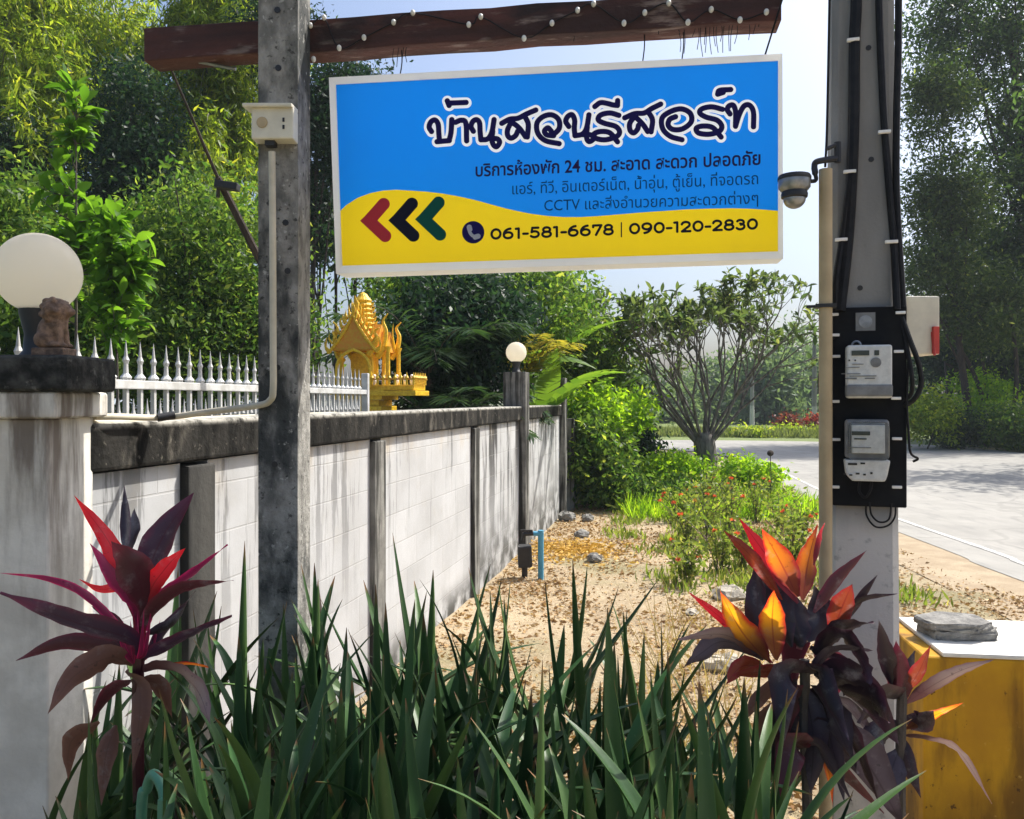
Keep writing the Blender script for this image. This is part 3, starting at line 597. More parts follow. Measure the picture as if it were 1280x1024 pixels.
def sheet(polys_px, y, m, name, parent=sign):
    mb = MB()
    for poly in polys_px: mb.add([(x, y, z) for x, z in poly], [tuple(range(len(poly)))])
    return mb.build(name, m, parent)
mb = MB(); o4 = c4; n4 = i4; vs = [(x, 0, z) for x, z in o4]+[(x, .004, z) for x, z in n4]+[(x, .10, z) for x, z in o4]+[(x, .012, z) for x, z in n4]
fs = []
for k in range(4):
    j = (k+1) % 4; fs += [(k, j, 4+j, 4+k), (8+j, 8+k, k, j), (4+k, 4+j, 12+j, 12+k)]
mb.add(vs, fs); mb.build('frame', m_frame, sign); sheet([[(c4[k][0], c4[k][1]) for k in range(4)]], .0985, m_sback, 'back_panel')
wave = [(400+x/2.169, 60+y/2.169) for x, y in ((48, 440), (70, 424), (100, 405), (135, 392), (170, 385), (205, 383), (240, 385), (285, 388), (330, 393), (375, 401), (420, 411), (460, 422), (500, 433), (535, 441), (570, 448), (615, 454), (660, 457), (710, 457), (760, 454), (820, 449), (880, 444), (940, 440), (1000, 436), (1060, 434), (1120, 433), (1180, 435), (1243, 440))]
for _u in (524, 956):
    _k = next(k for k in range(len(wave)-1) if wave[k][0] < _u < wave[k+1][0]); _a, _b2 = wave[_k], wave[_k+1]; wave.insert(_k+1, (_u, _a[1]+(_b2[1]-_a[1])*(_u-_a[0])/(_b2[0]-_a[0])))
wv = [SP(*p) for p in wave]; wv[0] = (wv[0][0], wv[0][1])
lx = lambda z: i4[3][0]+(i4[0][0]-i4[3][0])*(z-i4[3][1])/(i4[0][1]-i4[3][1]); wv[0] = (lx(wv[0][1]), wv[0][1]); wv[-1] = (i4[1][0], wv[-1][1])

def bot(x): t = (x-i4[3][0])/(i4[2][0]-i4[3][0]); return i4[3][1]+(i4[2][1]-i4[3][1])*t
mb = MB(); vs = [(x, .0075, z) for x, z in wv]+[(x, .0075, bot(x)) for x, z in wv]; n = len(wv)
mb.add(vs, [(i, i+1, n+i+1, n+i) for i in range(n-1)]); mb.build('yellow_wave', m_syel, sign)
def topz(x): t = (x-i4[0][0])/(i4[1][0]-i4[0][0]); return i4[0][1]+(i4[1][1]-i4[0][1])*t
mb = MB(); TX = [i4[0][0] if k == 0 else i4[1][0] if k == n-1 else wv[k][0] for k in range(n)]
for k in range(n-1):
    lo_ = [(wv[k][0], .0075, wv[k][1]), (wv[k+1][0], .0075, wv[k+1][1])]; hi_ = [(TX[k+1], .0075, topz(TX[k+1])), (TX[k], .0075, topz(TX[k]))]
    if 524 <= wave[k][0] and wave[k+1][0] <= 956:
        m1, m2 = SP(wave[k][0], 194), SP(wave[k+1][0], 194); h1, h2 = SP(wave[k][0], 98), SP(wave[k+1][0], 98)
        mb.add(lo_+[(m2[0], .0075, m2[1]), (m1[0], .0075, m1[1])], [(3, 2, 1, 0)]); mb.add([(h1[0], .0075, h1[1]), (h2[0], .0075, h2[1])]+hi_, [(3, 2, 1, 0)])
    else: mb.add(lo_+hi_, [(3, 2, 1, 0)])
mb.build('blue_field', m_sblue, sign)

def sdf_mesh(name, strokes, box, res, m, y, grow=0, polys=(), parent=sign, inv=False):
    """union of round strokes [(points,width)] in photo px -> clean flat mesh on the sign (marching squares)"""
    u0, v0, u1, v1 = box; nu, nv = int((u1-u0)*res)+1, int((v1-v0)*res)+1
    U, Vv = np.meshgrid(u0+np.arange(nu)/res, v0+np.arange(nv)/res); D = np.full(U.shape, 1e3)
    for pts, wd in strokes:
        for (ax, ay), (bx, by) in zip(pts[:-1], pts[1:]):
            dx, dy = bx-ax, by-ay; L2 = dx*dx+dy*dy+1e-9
            t = np.clip(((U-ax)*dx+(Vv-ay)*dy)/L2, 0, 1); D = np.minimum(D, np.hypot(U-ax-t*dx, Vv-ay-t*dy)-wd/2-grow)
    for poly in polys:
        area = sum(poly[k][0]*poly[(k+1) % len(poly)][1]-poly[(k+1) % len(poly)][0]*poly[k][1] for k in range(len(poly)))
        d = np.full(U.shape, -1e3)
        for k in range(len(poly)):
            (ax, ay), (bx, by) = poly[k], poly[(k+1) % len(poly)]; l = math.hypot(bx-ax, by-ay); s = 1 if area > 0 else -1
            d = np.maximum(d, s*((U-ax)*(by-ay)-(Vv-ay)*(bx-ax))/l)
        D = np.minimum(D, d-grow)
    if inv: D = -D
    vs = []; fs = []; I = D < 0
    def add(ps):
        b = len(vs); vs.extend(ps); fs.append(tuple(range(b, b+len(ps))))
    for r in range(nv-1):
        c = 0
        while c < nu-1:
            k4 = (I[r, c], I[r, c+1], I[r+1, c+1], I[r+1, c])
            if not any(k4): c += 1; continue
            if all(k4):
                e = c
                while e < nu-1 and I[r, e] and I[r, e+1] and I[r+1, e] and I[r+1, e+1]: e += 1
                add([(c, r), (e, r), (e, r+1), (c, r+1)]); c = e; continue
            cs = [(c, r), (c+1, r), (c+1, r+1), (c, r+1)]; dv = [D[r, c], D[r, c+1], D[r+1, c+1], D[r+1, c]]; ps = []
            for q in range(4):
                q2 = (q+1) % 4
                if dv[q] < 0: ps.append(cs[q])
                if (dv[q] < 0) != (dv[q2] < 0):
                    t = dv[q]/(dv[q]-dv[q2]); ps.append((cs[q][0]+(cs[q2][0]-cs[q][0])*t, cs[q][1]+(cs[q2][1]-cs[q][1])*t))
            if len(ps) > 2: add(ps)
            c += 1
    me = bpy.data.meshes.new(name); out = []
    for a, b in vs:
        x, z = SP(u0+a/res, v0+b/res); out.append((x, y, z))
    me.from_pydata(out, [], fs); return link(name, me, m, parent)
def sm(pts, n=5): return [(p.x, p.y) for p in cat([Vector((a, b, 0)) for a, b in pts], n)]
S1 = [[(110, 372), (93, 340), (105, 303), (135, 288), (158, 318), (163, 380), (168, 440)], [(150, 446), (240, 438)], [(238, 438), (252, 380), (258, 285)], [(225, 148), (238, 182)], [(235, 165), (362, 160)],
      [(285, 305), (325, 290), (360, 310), (366, 440)],
      [(415, 370), (398, 335), (412, 298), (440, 286), (460, 310), (464, 370), (470, 432)], [(470, 432), (520, 425), (550, 375), (566, 285)], [(556, 370), (550, 430), (562, 470), (585, 482), (606, 450), (588, 425), (540, 425)],
      [(622, 312), (680, 282), (740, 275), (800, 245), (870, 215)], [(690, 305), (664, 360), (666, 402), (690, 420), (722, 402), (738, 370)], [(690, 300), (748, 345), (795, 410)], [(790, 262), (815, 320), (808, 412)],
      [(1000, 402), (950, 396), (933, 368), (958, 345), (982, 368)], [(990, 402), (1040, 350), (1036, 285), (985, 250), (920, 265), (878, 312), (885, 385), (940, 438), (1040, 460)],
      [(1110, 335), (1088, 297), (1105, 260), (1135, 250), (1153, 290), (1150, 345), (1155, 400)], [(1155, 402), (1210, 390), (1240, 345), (1257, 250)], [(1245, 340), (1240, 415), (1258, 445), (1290, 425), (1272, 397), (1215, 395)]]
S2 = [[(195, 312), (130, 295), (62, 310), (45, 345), (90, 370), (170, 392), (200, 430), (180, 465), (100, 490), (30, 480), (12, 450), (60, 430), (130, 440), (185, 505)], [(20, 248), (60, 220), (110, 225), (150, 236), (185, 240)], [(185, 240), (186, 205)],
      [(238, 330), (310, 300), (380, 295), (430, 265), (500, 230)], [(310, 320), (275, 370), (277, 420), (302, 440), (330, 415), (338, 385)], [(310, 318), (368, 375), (405, 430)], [(408, 285), (440, 345), (430, 432)],
      [(608, 322), (565, 342), (555, 385), (590, 415), (660, 410), (722, 360), (715, 297), (650, 265), (570, 285), (510, 332), (515, 410), (570, 465), (655, 490)],
      [(950, 268), (870, 250), (800, 265), (785, 295), (830, 325), (910, 347), (945, 390), (925, 430), (850, 450), (775, 440), (760, 405), (810, 390), (880, 402), (940, 470)], [(915, 155), (930, 130), (1010, 124)], [(915, 158), (955, 145)],
      [(1005, 302), (985, 270), (1000, 242), (1030, 240), (1046, 290), (1045, 392)], [(1045, 392), (1075, 300), (1110, 242), (1150, 240), (1176, 290), (1176, 395)]]
strokes = [(sm([(520+x/5.818, 100+y/5.818) for x, y in s]), 6.7) for s in S1]+[(sm([(740+x/5.818, 90+y/5.818) for x, y in s]), 6.7) for s in S2]
bx = (524, 98, 956, 194)
sdf_mesh('blue_surround', strokes, bx, 3, m_sblue, .0075, grow=3.4, inv=True)
sdf_mesh('title_outline', strokes, bx, 3, m_swhite, .0072, grow=3.4)
sdf_mesh('title_lettering', strokes, bx, 4, m_navy, .0048)
# arrows
for dx, dy, m, nm in ((0, 0, m_sred, 'red_arrow'), (226, -3, m_sblk, 'black_arrow'), (440, -12, m_sgrn, 'green_arrow')):
    T = lambda x, y: (430+(x+dx)/6.4, 220+(y+dy)/6.4); wd = 98/6.4
    sdf_mesh(nm, [([T(195, 356), T(313, 222)], wd), ([T(195, 356), T(325, 478)], wd)], (444, 234, 562, 308), 3, m, .0058, polys=[[T(158, 323), T(124, 356), T(161, 391), T(215, 356)]])
# phone icon and numbers
sdf_mesh('phone_icon', [([(591, 290), (591.01, 290)], 28)], (574, 273, 608, 307), 4, m_navy, .0058)
T = lambda x, y: (430+x/6.4, 220+y/6.4)
sdf_mesh('phone_handset', [(sm([T(1000, 412), T(1003, 445), T(1025, 475), T(1062, 490)]), 4.2), ([T(1000, 408), T(1004, 425)], 6.5), ([T(1048, 487), T(1070, 480)], 6.5)], (580, 278, 604, 304), 5, m_swhite, .0048)
def arc(cx, cy, rx, ry, a0, a1, n=14): return [(cx+rx*math.cos(R(a0+(a1-a0)*k/n)), cy+ry*math.sin(R(a0+(a1-a0)*k/n))) for k in range(n+1)]
DG = {'0': ([arc(.36, .5, .28, .42, 0, 360, 22)], .72), '1': ([[(.06, .90), (.24, .92), (.24, .06)]], .40), '2': ([arc(.31, .68, .25, .25, 170, -30)+[(.08, .07), (.60, .07)]], .66),
      '3': ([arc(.30, .70, .22, .22, 150, -80), arc(.30, .32, .26, .26, 90, -150)], .64), '5': ([[(.54, .93), (.16, .93), (.12, .54)]+arc(.30, .34, .27, .27, 110, -145)], .66),
      '6': ([arc(.34, .34, .27, .27, 0, 360, 20), arc(.52, .40, .46, .54, 180, 95, 8)], .70), '7': ([[(.06, .78), (.06, .93), (.58, .93), (.24, .06)]], .62),
      '8': ([arc(.34, .72, .22, .21, 0, 360, 18), arc(.34, .30, .27, .24, 0, 360, 18)], .68), '9': ([arc(.34, .66, .27, .27, 0, 360, 20), arc(.16, .60, .46, .54, 0, -85, 8)], .70),
      '-': ([[(.06, .42), (.34, .42)]], .40), '|': ([[(.12, 1.1), (.12, -.2)]], .24), ' ': ([], .22)}
txt = '061-581-6678 | 090-120-2830'; tot = sum(DG[c][1]+.07 for c in txt)-.07
a, b = (612.5, 299.2), (948, 286.2); sc = (b[0]-a[0])/tot; hh = 13.6; xx = 0; st = []
for c in txt:
    for pl in DG[c][0]:
        st.append(([(a[0]+(xx+px_)*sc, a[1]+(b[1]-a[1])*((xx+px_)/tot)-py_*hh) for px_, py_ in pl], 1.5 if c == '|' else 3.1))
    xx += DG[c][1]+.07
sdf_mesh('phone_numbers', st, (608, 268, 954, 308), 5, m_sblk, .0058)
def signtext(name, body, a, b, m, bold=0, hscale=1.0):
    c = bpy.data.curves.new(name, 'FONT'); c.body = body; c.size = 1; c.offset = bold; c.resolution_u = 3
    o = bpy.data.objects.new(name, c); COL.objects.link(o); bpy.context.view_layer.update()
    me = bpy.data.meshes.new_from_object(o.evaluated_get(bpy.context.evaluated_depsgraph_get())); bpy.data.objects.remove(o)
    n = len(me.vertices); co = np.zeros(n*3); me.vertices.foreach_get('co', co); co = co.reshape(-1, 3)
    x0, x1 = co[:, 0].min(), co[:, 0].max(); A, B = SP(*a), SP(*b); k = (B[0]-A[0])/(x1-x0)
    X = A[0]+(co[:, 0]-x0)*k; Z = A[1]+(B[1]-A[1])*(co[:, 0]-x0)/(x1-x0)+co[:, 1]*k*hscale
    out = np.stack([X, np.full(n, .0058), Z], 1); me.vertices.foreach_set('co', out.ravel()); me.materials.clear(); me.update()
    return link(name, me, m, sign)
signtext('service_line', 'บริการห้องพัก 24 ชม. สะอาด สะดวก ปลอดภัย', (594, 220), (951, 205), m_line2, .018, 1.12)
signtext('amenity_line', 'แอร์, ทีวี, อินเตอร์เน็ต, น้ำอุ่น, ตู้เย็น, ที่จอดรถ', (640, 242.5), (948, 229.5), m_line3, .0, 1.15)
signtext('facility_line', 'CCTV และสิ่งอำนวยความสะดวกต่างๆ', (680, 263), (948, 254), m_line3, .0, 1.1)
# hanging wires of the sign
for k, (u, v0, v1, lab) in enumerate(((500, 66, 93, 'twisted wire hanging the left end of the sign from the beam'), (803, 40, 78, 'single thin wire holding the middle of the sign'), (852, 38, 76, 'thicker wire holding the sign right of its middle'))):
    a, b = BP(u+2, v0-6, .04), BP(u, v1+2, .04); mb = MB(); mb.tube(cat([a, a.lerp(b, .5)+Vector((.004, 0, 0)), b], 4), .002, 5); tag(mb.build('hanging_wire', m_cable), lab, 'wire', 'wires holding the sign')
a = P(990, -40, 2.42); b = BP(956, 70, .03); mb = MB(); mb.tube([a, b], .0028, 6); tag(mb.build('stay_wire', m_cable), 'slanting black stay wire at the right end of the beam', 'wire')

# floodlight on a leaning dark pole behind the post
a, b, c = P(212, 82, 3.3), P(272, 222, 3.55), P(335, 345, 3.8)
lp = empty('leaning_pole', (P(390, 500, 4.1).x, 4.1, 0), 0, 'thin dark leaning pole behind the sign post at the left', 'pole'); o0 = lp.location
base = Vector((P(420, 560, 4.1).x, 4.1, 0))
mb = MB(); mb.tube([base-o0, c-o0, b-o0], [.022, .020, .016], 8); mb.tube([b-o0, a-o0, P(208, 60, 3.25)-o0], [.008, .004, .003], 6); mb.build('shaft', m_bark, lp, smooth=True)
fl = empty('floodlight', P(286, 234, 3.55), 0, 'small black floodlight on the leaning pole behind the sign post', 'lamp')
mb = MB(); mb.box((0, -.02, .0), (.10, .05, .032), Matrix.Rotation(.15, 3, 'Y')); mb.build('housing', m_black, fl, bev=.006)
mb = MB(); mb.tube([(-.045, 0, 0), (-.055, .02, -.04)], .008, 6); mb.build('bracket', m_black, fl)

# ------------------------------------------------------------------ utility pole, meters
PD = 2.36; _pre = set(bpy.data.objects)
ux = GX(1083, PD); up = empty('utility_pole', (ux, PD+.11, 0), 0, 'tall grey concrete utility pole with two electricity meters', 'utility pole')
def pxw(z): return (.192-.013*(z-1))            # width of the front face
mb = MB(); vs = []
for z in (-.3, 7.0):
    a, dd = pxw(z)/2, pxw(z)*.5; c = .018
    for x, y in ((-a+c, -dd), (a-c, -dd), (a, -dd+c), (a, dd-c), (a-c, dd), (-a+c, dd), (-a, dd-c), (-a, -dd+c)): vs.append((x, y+.0, z))
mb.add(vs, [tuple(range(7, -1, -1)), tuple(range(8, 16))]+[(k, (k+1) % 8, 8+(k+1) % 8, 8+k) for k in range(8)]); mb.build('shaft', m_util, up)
def front(z): return PD+.11-pxw(z)*.5
mb = MB()
for u, v in ((1088, 200), (1075, 360), (1085, 60)): q = P(u, v, front(2)); mb = MB(); mb.tube([(q.x-ux, front(q.z)-.002-PD-.11, q.z), (q.x-ux, front(q.z)-PD-.108, q.z)], .008, 8); mb.build('bolt_hole', m_black, up)
FY = front(1.6)
bz0, bz1 = P(0, 632, FY).z, P(0, 385, FY).z; bxc = GX(1085, FY)
mbd = empty('meter_board', (bxc, FY-.002, bz0), 0, 'black painted board strapped to the utility pole behind the meters', 'board')
mb = MB(); mb.box((0, -.012, (bz1-bz0)/2), (.196, .022, bz1-bz0)); mb.build('panel', m_board, mbd, bev=.004)
for u, v in ((1049, 392), (1050, 418), (1051, 445), (1050, 502), (1051, 550), (1050, 610), (1124, 440), (1121, 498), (1122, 548), (1122, 608), (1126, 392)):
    q = P(u, v, FY-.03); mb = MB(); mb.box((q.x-bxc, -.027, q.z-bz0), (.026, .008, .008)); mb.build('clip', m_white, mbd, bev=.002)
q = P(1086, 402, FY-.03); mb = MB(); mb.box((q.x-bxc, -.025, q.z-bz0), (.052, .003, .052)); mb.build('number_plate', m_grey, mbd)
mb = MB(); mb.lathe([(.018, 0), (.018, .002), (.012, .0022), (.012, .0005)], n=16); o = mb.build('seal', m_steel, mbd, (q.x-bxc, -.0266, q.z-bz0)); o.rotation_euler.x = R(90)
# upper digital meter
D = FY-.03
def LX(u, d=D): return GX(u, d)
def mpos(u, v, ref): q = P(u, v, D-.06); return q.x-ref[0], q.z-ref[2]
def meter_marks(mt, ref, items, y):
    for nm, m, poly in items:
        mb = MB(); vs = []
        for (u, v, w2, h2) in poly:
            x, z = mpos(u, v, ref); mb.box((x, y, z), (w2, .002, h2))
        mb.build(nm, m, mt)
c = P(1088, 498, D); em = empty('electricity_meter', (c.x, D+.004, c.z), 0, 'upper square digital electricity meter with pale face', 'meter', 'electricity meters'); ref = (c.x, D, c.z)
mb = MB(); mb.box((0, -.028, .075), (.118, .056, .150)); mb.build('case', m_face, em, bev=.009, seg=3)
mb = MB(); mb.box((0, -.030, .022), (.120, .060, .034)); mb.build('terminal_cover', m_grey, em, bev=.006)
px_ = 1/F*(D-.06)
meter_marks(em, ref, [('display', m_lcd, [(1089, 441, .046, .014)]), ('port', m_lcd, [(1108, 441, .012, .014)]), ('indicator', m_black, [(1076, 450, .004, .004), (1083, 450, .004, .004), (1071, 448, .003, .003)]),
      ('print', m_grey, [(1086, 455, .03, .002), (1080, 459, .036, .002), (1078, 467, .05, .002), (1092, 470, .07, .0025), (1078, 473, .03, .004), (1100, 473, .026, .003)])], -.0575)
x, z = mpos(1107, 453, ref); mb = MB(); mb.lathe([(.014, 0), (.014, .002), (.010, .0025), (.010, .001), (.004, .001), (.004, .003)], n=20); o = mb.build('optical_port', m_grey, em, (x, -.056, z)); o.rotation_euler.x = R(90)
x, z = mpos(1086, 432, ref); mb = MB(); mb.tube([(x+.012*math.cos(t), -.02, z+.002+.014*math.sin(t)) for t in np.linspace(0, math.pi, 10)], .003, 6); mb.build('hanging_ring', m_steel, em)
# lower round-cornered meter with glass cover
c = P(1086, 600, D); em = empty('electricity_meter', (c.x, D+.004, c.z), 0, 'lower older electricity meter with clear bulging cover and tapered foot', 'meter', 'electricity meters'); ref = (c.x, D, c.z)
mb = MB(); mb.prism([(-.040, 0), (.046, 0), (.052, .018), (.060, .060), (-.060, .060), (-.055, .018)], -.052, 0); mb.build('terminal_block', m_face, em, bev=.006)
mb = MB(); mb.box((.001, -.02, .118), (.116, .04, .112)); mb.build('base', m_grey, em, bev=.012, seg=3)
mb = MB(); mb.box((.002, -.046, .118), (.084, .014, .078)); mb.build('dial_plate', m_face, em, bev=.003)
mb = MB(); mb.box((.001, -.058, .114), (.108, .05, .108)); mb.build('cover', m_glass, em, bev=.02, seg=4)
meter_marks(em, ref, [('register', m_lcd, [(1090, 542, .046, .011), (1089, 549, .032, .004)]), ('print', m_grey, [(1088, 560, .06, .003), (1074, 552, .006, .024)])], -.0545)
meter_marks(em, ref, [('terminal_marks', m_black, [(1071, 594, .006, .005), (1078, 595, .008, .004), (1086, 593, .01, .005), (1094, 594, .007, .005), (1102, 592, .006, .006), (1080, 581, .024, .006), (1092, 580, .012, .005)])], -.0535)
# cables
def cable(label, pts, r, clips=(), name='power_cable', m=None):
    P0 = pts[0]; t = empty(name, P0, 0, label, 'cable', 'black cables on the utility pole'); mb = MB(); mb.tube([p-P0 for p in cat(pts, 6)], r, 8); mb.build('cable', m or m_cable, t, smooth=True)
    for (u, v, d) in clips:
        q = P(u, v, d-.012)-P0; mb = MB(); mb.box(q, (.034, .012, .009)); mb.build('clip', m_white, t, bev=.002)
    return t
f2 = front(2.4)-.012
cable('pair of black cables down the left of the pole front, clipped with white', [P(1072, -120, f2), P(1072, 0, f2), P(1070, 50, f2), P(1069, 150, f2), P(1067, 215, f2), P(1062, 300, f2), P(1056, 388, FY-.03)], .0155, [(1070, 48, f2), (1066, 213, f2)])
cable('second black cable splitting left above the board', [P(1069, 150, f2-.004), P(1066, 215, f2-.006), P(1057, 290, f2-.004), P(1052, 345, FY-.03), P(1051, 388, FY-.03)], .009, [(1056, 298, f2)])
cable('black cable slanting down the right of the pole front', [P(1097, -120, f2), P(1098, 0, f2), P(1101, 90, f2), P(1105, 170, f2), P(1110, 240, f2), P(1115, 305, f2), P(1122, 388, FY-.03)], .010, [(1106, 167, f2), (1114, 304, f2)])
cable('black cable along the right edge of the pole', [P(1119, -120, PD+.02), P(1119, 60, PD+.02), P(1117, 150, PD+.02), P(1117, 250, PD+.02), P(1126, 390, FY-.01)], .010)
cable('black loop bulging left of the meter board', [P(1052, 415, FY-.02), P(1042, 430, FY-.03), P(1034, 460, FY-.03), P(1032, 480, FY-.03), P(1038, 500, FY-.03), P(1050, 510, FY-.02)], .0052)
cable('thick black loop bulging right of the meter board', [P(1126, 398, FY-.02), P(1136, 425, FY-.03), P(1146, 455, FY-.03), P(1149, 480, FY-.03), P(1142, 498, FY-.03), P(1128, 508, FY-.02)], .0075)
cable('inner black loop right of the meter board', [P(1126, 405, FY-.02), P(1134, 440, FY-.03), P(1140, 470, FY-.04), P(1138, 492, FY-.03), P(1127, 502, FY-.02)], .006)
cable('black wire dangling right of the board with a bare end', [P(1134, 440, FY-.02), P(1133, 500, FY-.03), P(1135, 540, FY-.03), P(1138, 565, FY-.035), P(1146, 572, FY-.035), P(1140, 576, FY-.03)], .0035)
cable('thin black wire loop hanging below the meter board', [P(1085, 628, FY-.02), P(1086, 645, FY-.02), P(1096, 658, FY-.02), P(1110, 656, FY-.02), P(1118, 645, FY-.02), P(1119, 628, FY-.02)], .0026)
cable('second thin wire loop hanging below the board, slightly smaller', [P(1090, 628, FY-.025), P(1092, 643, FY-.025), P(1101, 652, FY-.025), P(1112, 648, FY-.025), P(1115, 628, FY-.025)], .0026)
cable('black wire bundle between the board foot and lower meter', [P(1080, 600, FY-.035), P(1081, 615, FY-.045), P(1088, 622, FY-.045), P(1094, 612, FY-.045), P(1094, 600, FY-.035)], .004)
cable('thin black wire rising beside the conduit to the pole top', [P(1037, 205, PD), P(1039, 160, PD), P(1041, 60, PD), P(1043, -60, PD)], .0035)
# beige conduit
cdt = empty('conduit_pipe', (GX(1046, PD-.06), PD-.06, 0), 0, 'brownish beige conduit strapped to the left of the utility pole', 'pipe')
mb = MB(); zz = P(0, 215, PD).z; mb.tube([(0, 0, -.1), (0, 0, zz)], .0185, 14); mb.build('pipe', m_conb, cdt, smooth=True)
z = P(0, 384, PD).z; mb = MB(); mb.box((0, 0, z), (.056, .046, .010)).box((-.036, 0, z), (.03, .008, .008)); mb.build('strap', m_black, cdt)
# street-camera on bracket
q = P(993, 240, PD-.02); cc = empty('security_camera', q, 0, 'dark dome security camera on a bent bracket beside the sign', 'camera')
sc_ = PD/F
mb = MB(); mb.lathe([(.010, .048), (.030, .050), (.042, .044), (.044, .034), (.044, .012), (.038, .004), (.033, 0)], n=28); mb.build('housing', m_steel, cc, smooth=True)
mb = MB(); mb.lathe([(.0462, .034), (.0465, .040), (.043, .047), (.0425, .040)], n=28); mb.build('collar', m_black, cc)
mb = MB(); mb.lathe([(.034, .002), (.037, -.008), (.036, -.016), (.030, -.020)], n=28); mb.build('ring', m_black, cc, smooth=True)
mb = MB(); mb.ball((0, 0, -.020), (.031, .031, .028), 22, 12); mb.build('dome', m_steel, cc, smooth=True)
mb = MB(); mb.tube(cat([P(1003, 226, PD-.02)-q, P(1019, 226, PD-.01)-q, P(1019, 217, PD-.01)-q, P(1018, 208, PD)-q, P(1022, 202, PD)-q, P(1047, 198, PD+.02)-q], 5), [.006]*10+[.009]*16, 8)
mb.tube([P(1047, 203, PD+.02)-q, P(1047, 178, PD+.02)-q], .010, 8); mb.tube([P(1034, 186, PD+.01)-q, P(1047, 180, PD+.02)-q], .006, 8); mb.build('bracket', m_black, cc, smooth=True)
# white box
q = P(1146, 409, PD+.16); wb = empty('white_box', q, 0, 'cream metal box on the back of the utility pole with a red strip', 'electrical box')
mb = MB(); mb.box((-.01, 0, 0), (.10, .12, .176)); mb.build('case', m_box, wb, bev=.006)
mb = MB(); mb.box((.0235, -.066, -.045), (.018, .012, .082)); mb.build('strip', m_red, wb, bev=.002)
mb = MB(); mb.tube([(.016, -.06, -.02), (.0165, -.074, -.09)], .004, 6); mb.build('cord', m_red, wb)

_piv = Vector((ux, FY, 0)); _rot = Matrix.Rotation(R(-17), 4, 'Z')
for o in [o for o in bpy.data.objects if o not in _pre and o.parent is None and o.name.split('.')[0] not in ('white_box', 'security_camera')]:
    d = Vector(o.location)-_piv; o.location = _piv+_rot.to_3x3() @ d; o.rotation_euler.z += R(-17)

# ------------------------------------------------------------------ yellow bin/table with slab
th = math.atan2(1.515-1.40, 3.13-2.72)
yt = empty('yellow_stand', (1.39, 2.74, 0), -th*.5, 'yellow painted stand with white top at the lower right', 'stand')
mb = MB(); mb.box((.42, .24, .385), (.86, .46, .81)); mb.build('body', m_yel, yt, bev=.012, seg=3)
mb = MB(); mb.box((.48, .24, .797), (.86, .46, .016)); mb.build('top', m_top, yt, bev=.006)
q = P(1203, 796, 2.93)
mb = MB(); pl = [(-.115, -.06), (-.05, -.085), (.10, -.07), (.135, -.01), (.11, .06), (-.02, .08), (-.12, .05)]
def slab(mb, pl, z0, h, jit=.004):
    n = len(pl); mb.add([(x+random.gauss(0, jit), y+random.gauss(0, jit), z) for z in (z0, z0+h) for x, y in pl], [tuple(range(n-1, -1, -1)), tuple(range(n, 2*n))]+[(k, (k+1) % n, n+(k+1) % n, n+k) for k in range(n)])
slab(mb, pl, 0, .032)
tag(mb.build('paving_stone', m_stone, None, (q.x-.005, 2.95, .8055), bev=.005, sub=2, jit=.0022), 'lower broken grey paving stone lying on the yellow stand', 'stone', 'stones on the yellow stand')
mb = MB(); slab(mb, [(-.125, -.07), (.02, -.09), (.105, -.05), (.10, .06), (-.03, .085), (-.13, .04)], 0, .026)
tag(mb.build('paving_stone', m_stone, None, (q.x-.012, 2.95, .8395), bev=.005, sub=2, jit=.0022), 'upper broken grey paving stone stacked on the other one', 'stone', 'stones on the yellow stand')

# ------------------------------------------------------------------ golden spirit house
SD = 8.2; sx = GX(455, SD)
sh = empty('spirit_house', (sx, SD, .13), -.25, 'golden Thai spirit house shrine with spire behind the wall', 'shrine')
Z = lambda v: EYE+(500-v)/F*SD
mb = MB(); mb.lathe([(.26, 0), (.26, .1), (.18, .16), (.12, .3), (.11, 1.0), (.16, 1.15), (.24, 1.3), (.26, 1.34)], n=8, a0=R(22.5)); mb.build('pedestal', m_gold, sh)
mb = MB()
for z, s, h in ((1.34, .36, .07), (1.41, .40, .05), (1.46, .34, .06), (1.52, .42, .05), (1.57, .46, .05)): mb.box((.02, 0, z+h/2), (s*1.25, s, h-.002))
mb.build('base', m_gold, sh, bev=.006)
mb = MB(); mb.box((.36, -.05, 1.585), (.56, .38, .05)).box((.36, -.05, 1.64), (.50, .32, .05)); mb.build('terrace', m_gold, sh, bev=.006)
for k in range(9):
    for (x, y) in ((.13+k*.06, -.235), (.62, -.235+k*.045)):
        if k > 7 and x > .6: continue
        mb = MB(); mb.lathe([(.012, 0), (.012, .05), (.02, .07), (.008, .09), (.002, .12)], (x, y, 1.665), 6); mb.build('baluster', m_gold, sh)
mb = MB(); mb.tube([(.12, -.235, 1.72), (.62, -.235, 1.72), (.62, .12, 1.72)], .009, 6); mb.build('railing', m_orange, sh)
for x, y in ((-.17, -.15), (.15, -.15), (-.17, .15), (.15, .15), (.32, -.15), (.32, .12)):
    mb = MB(); mb.lathe([(.03, 0), (.03, .03), (.022, .045), (.021, .38), (.03, .40), (.035, .42)], (x, y, 1.62), 10); mb.build('column', m_gold, sh, smooth=True)
mb = MB(); mb.box((-.02, .06, 1.80), (.22, .18, .36)); mb.build('chamber', m_gold, sh)
def gable(mb, c, w2, h, l, t=.03, ax='y'):
    prof = [(-w2, 0), (-w2*.62, h*.30), (-w2*.3, h*.62), (0, h), (w2*.3, h*.62), (w2*.62, h*.30), (w2, 0)]
    b = len(mb.v); mb.prism(prof, -l/2, l/2)
    for i in range(b, len(mb.v)):
        x, y, z = mb.v[i]
        if ax == 'x': x, y = y, x
        mb.v[i] = (x+c[0], y+c[1], z+c[2])
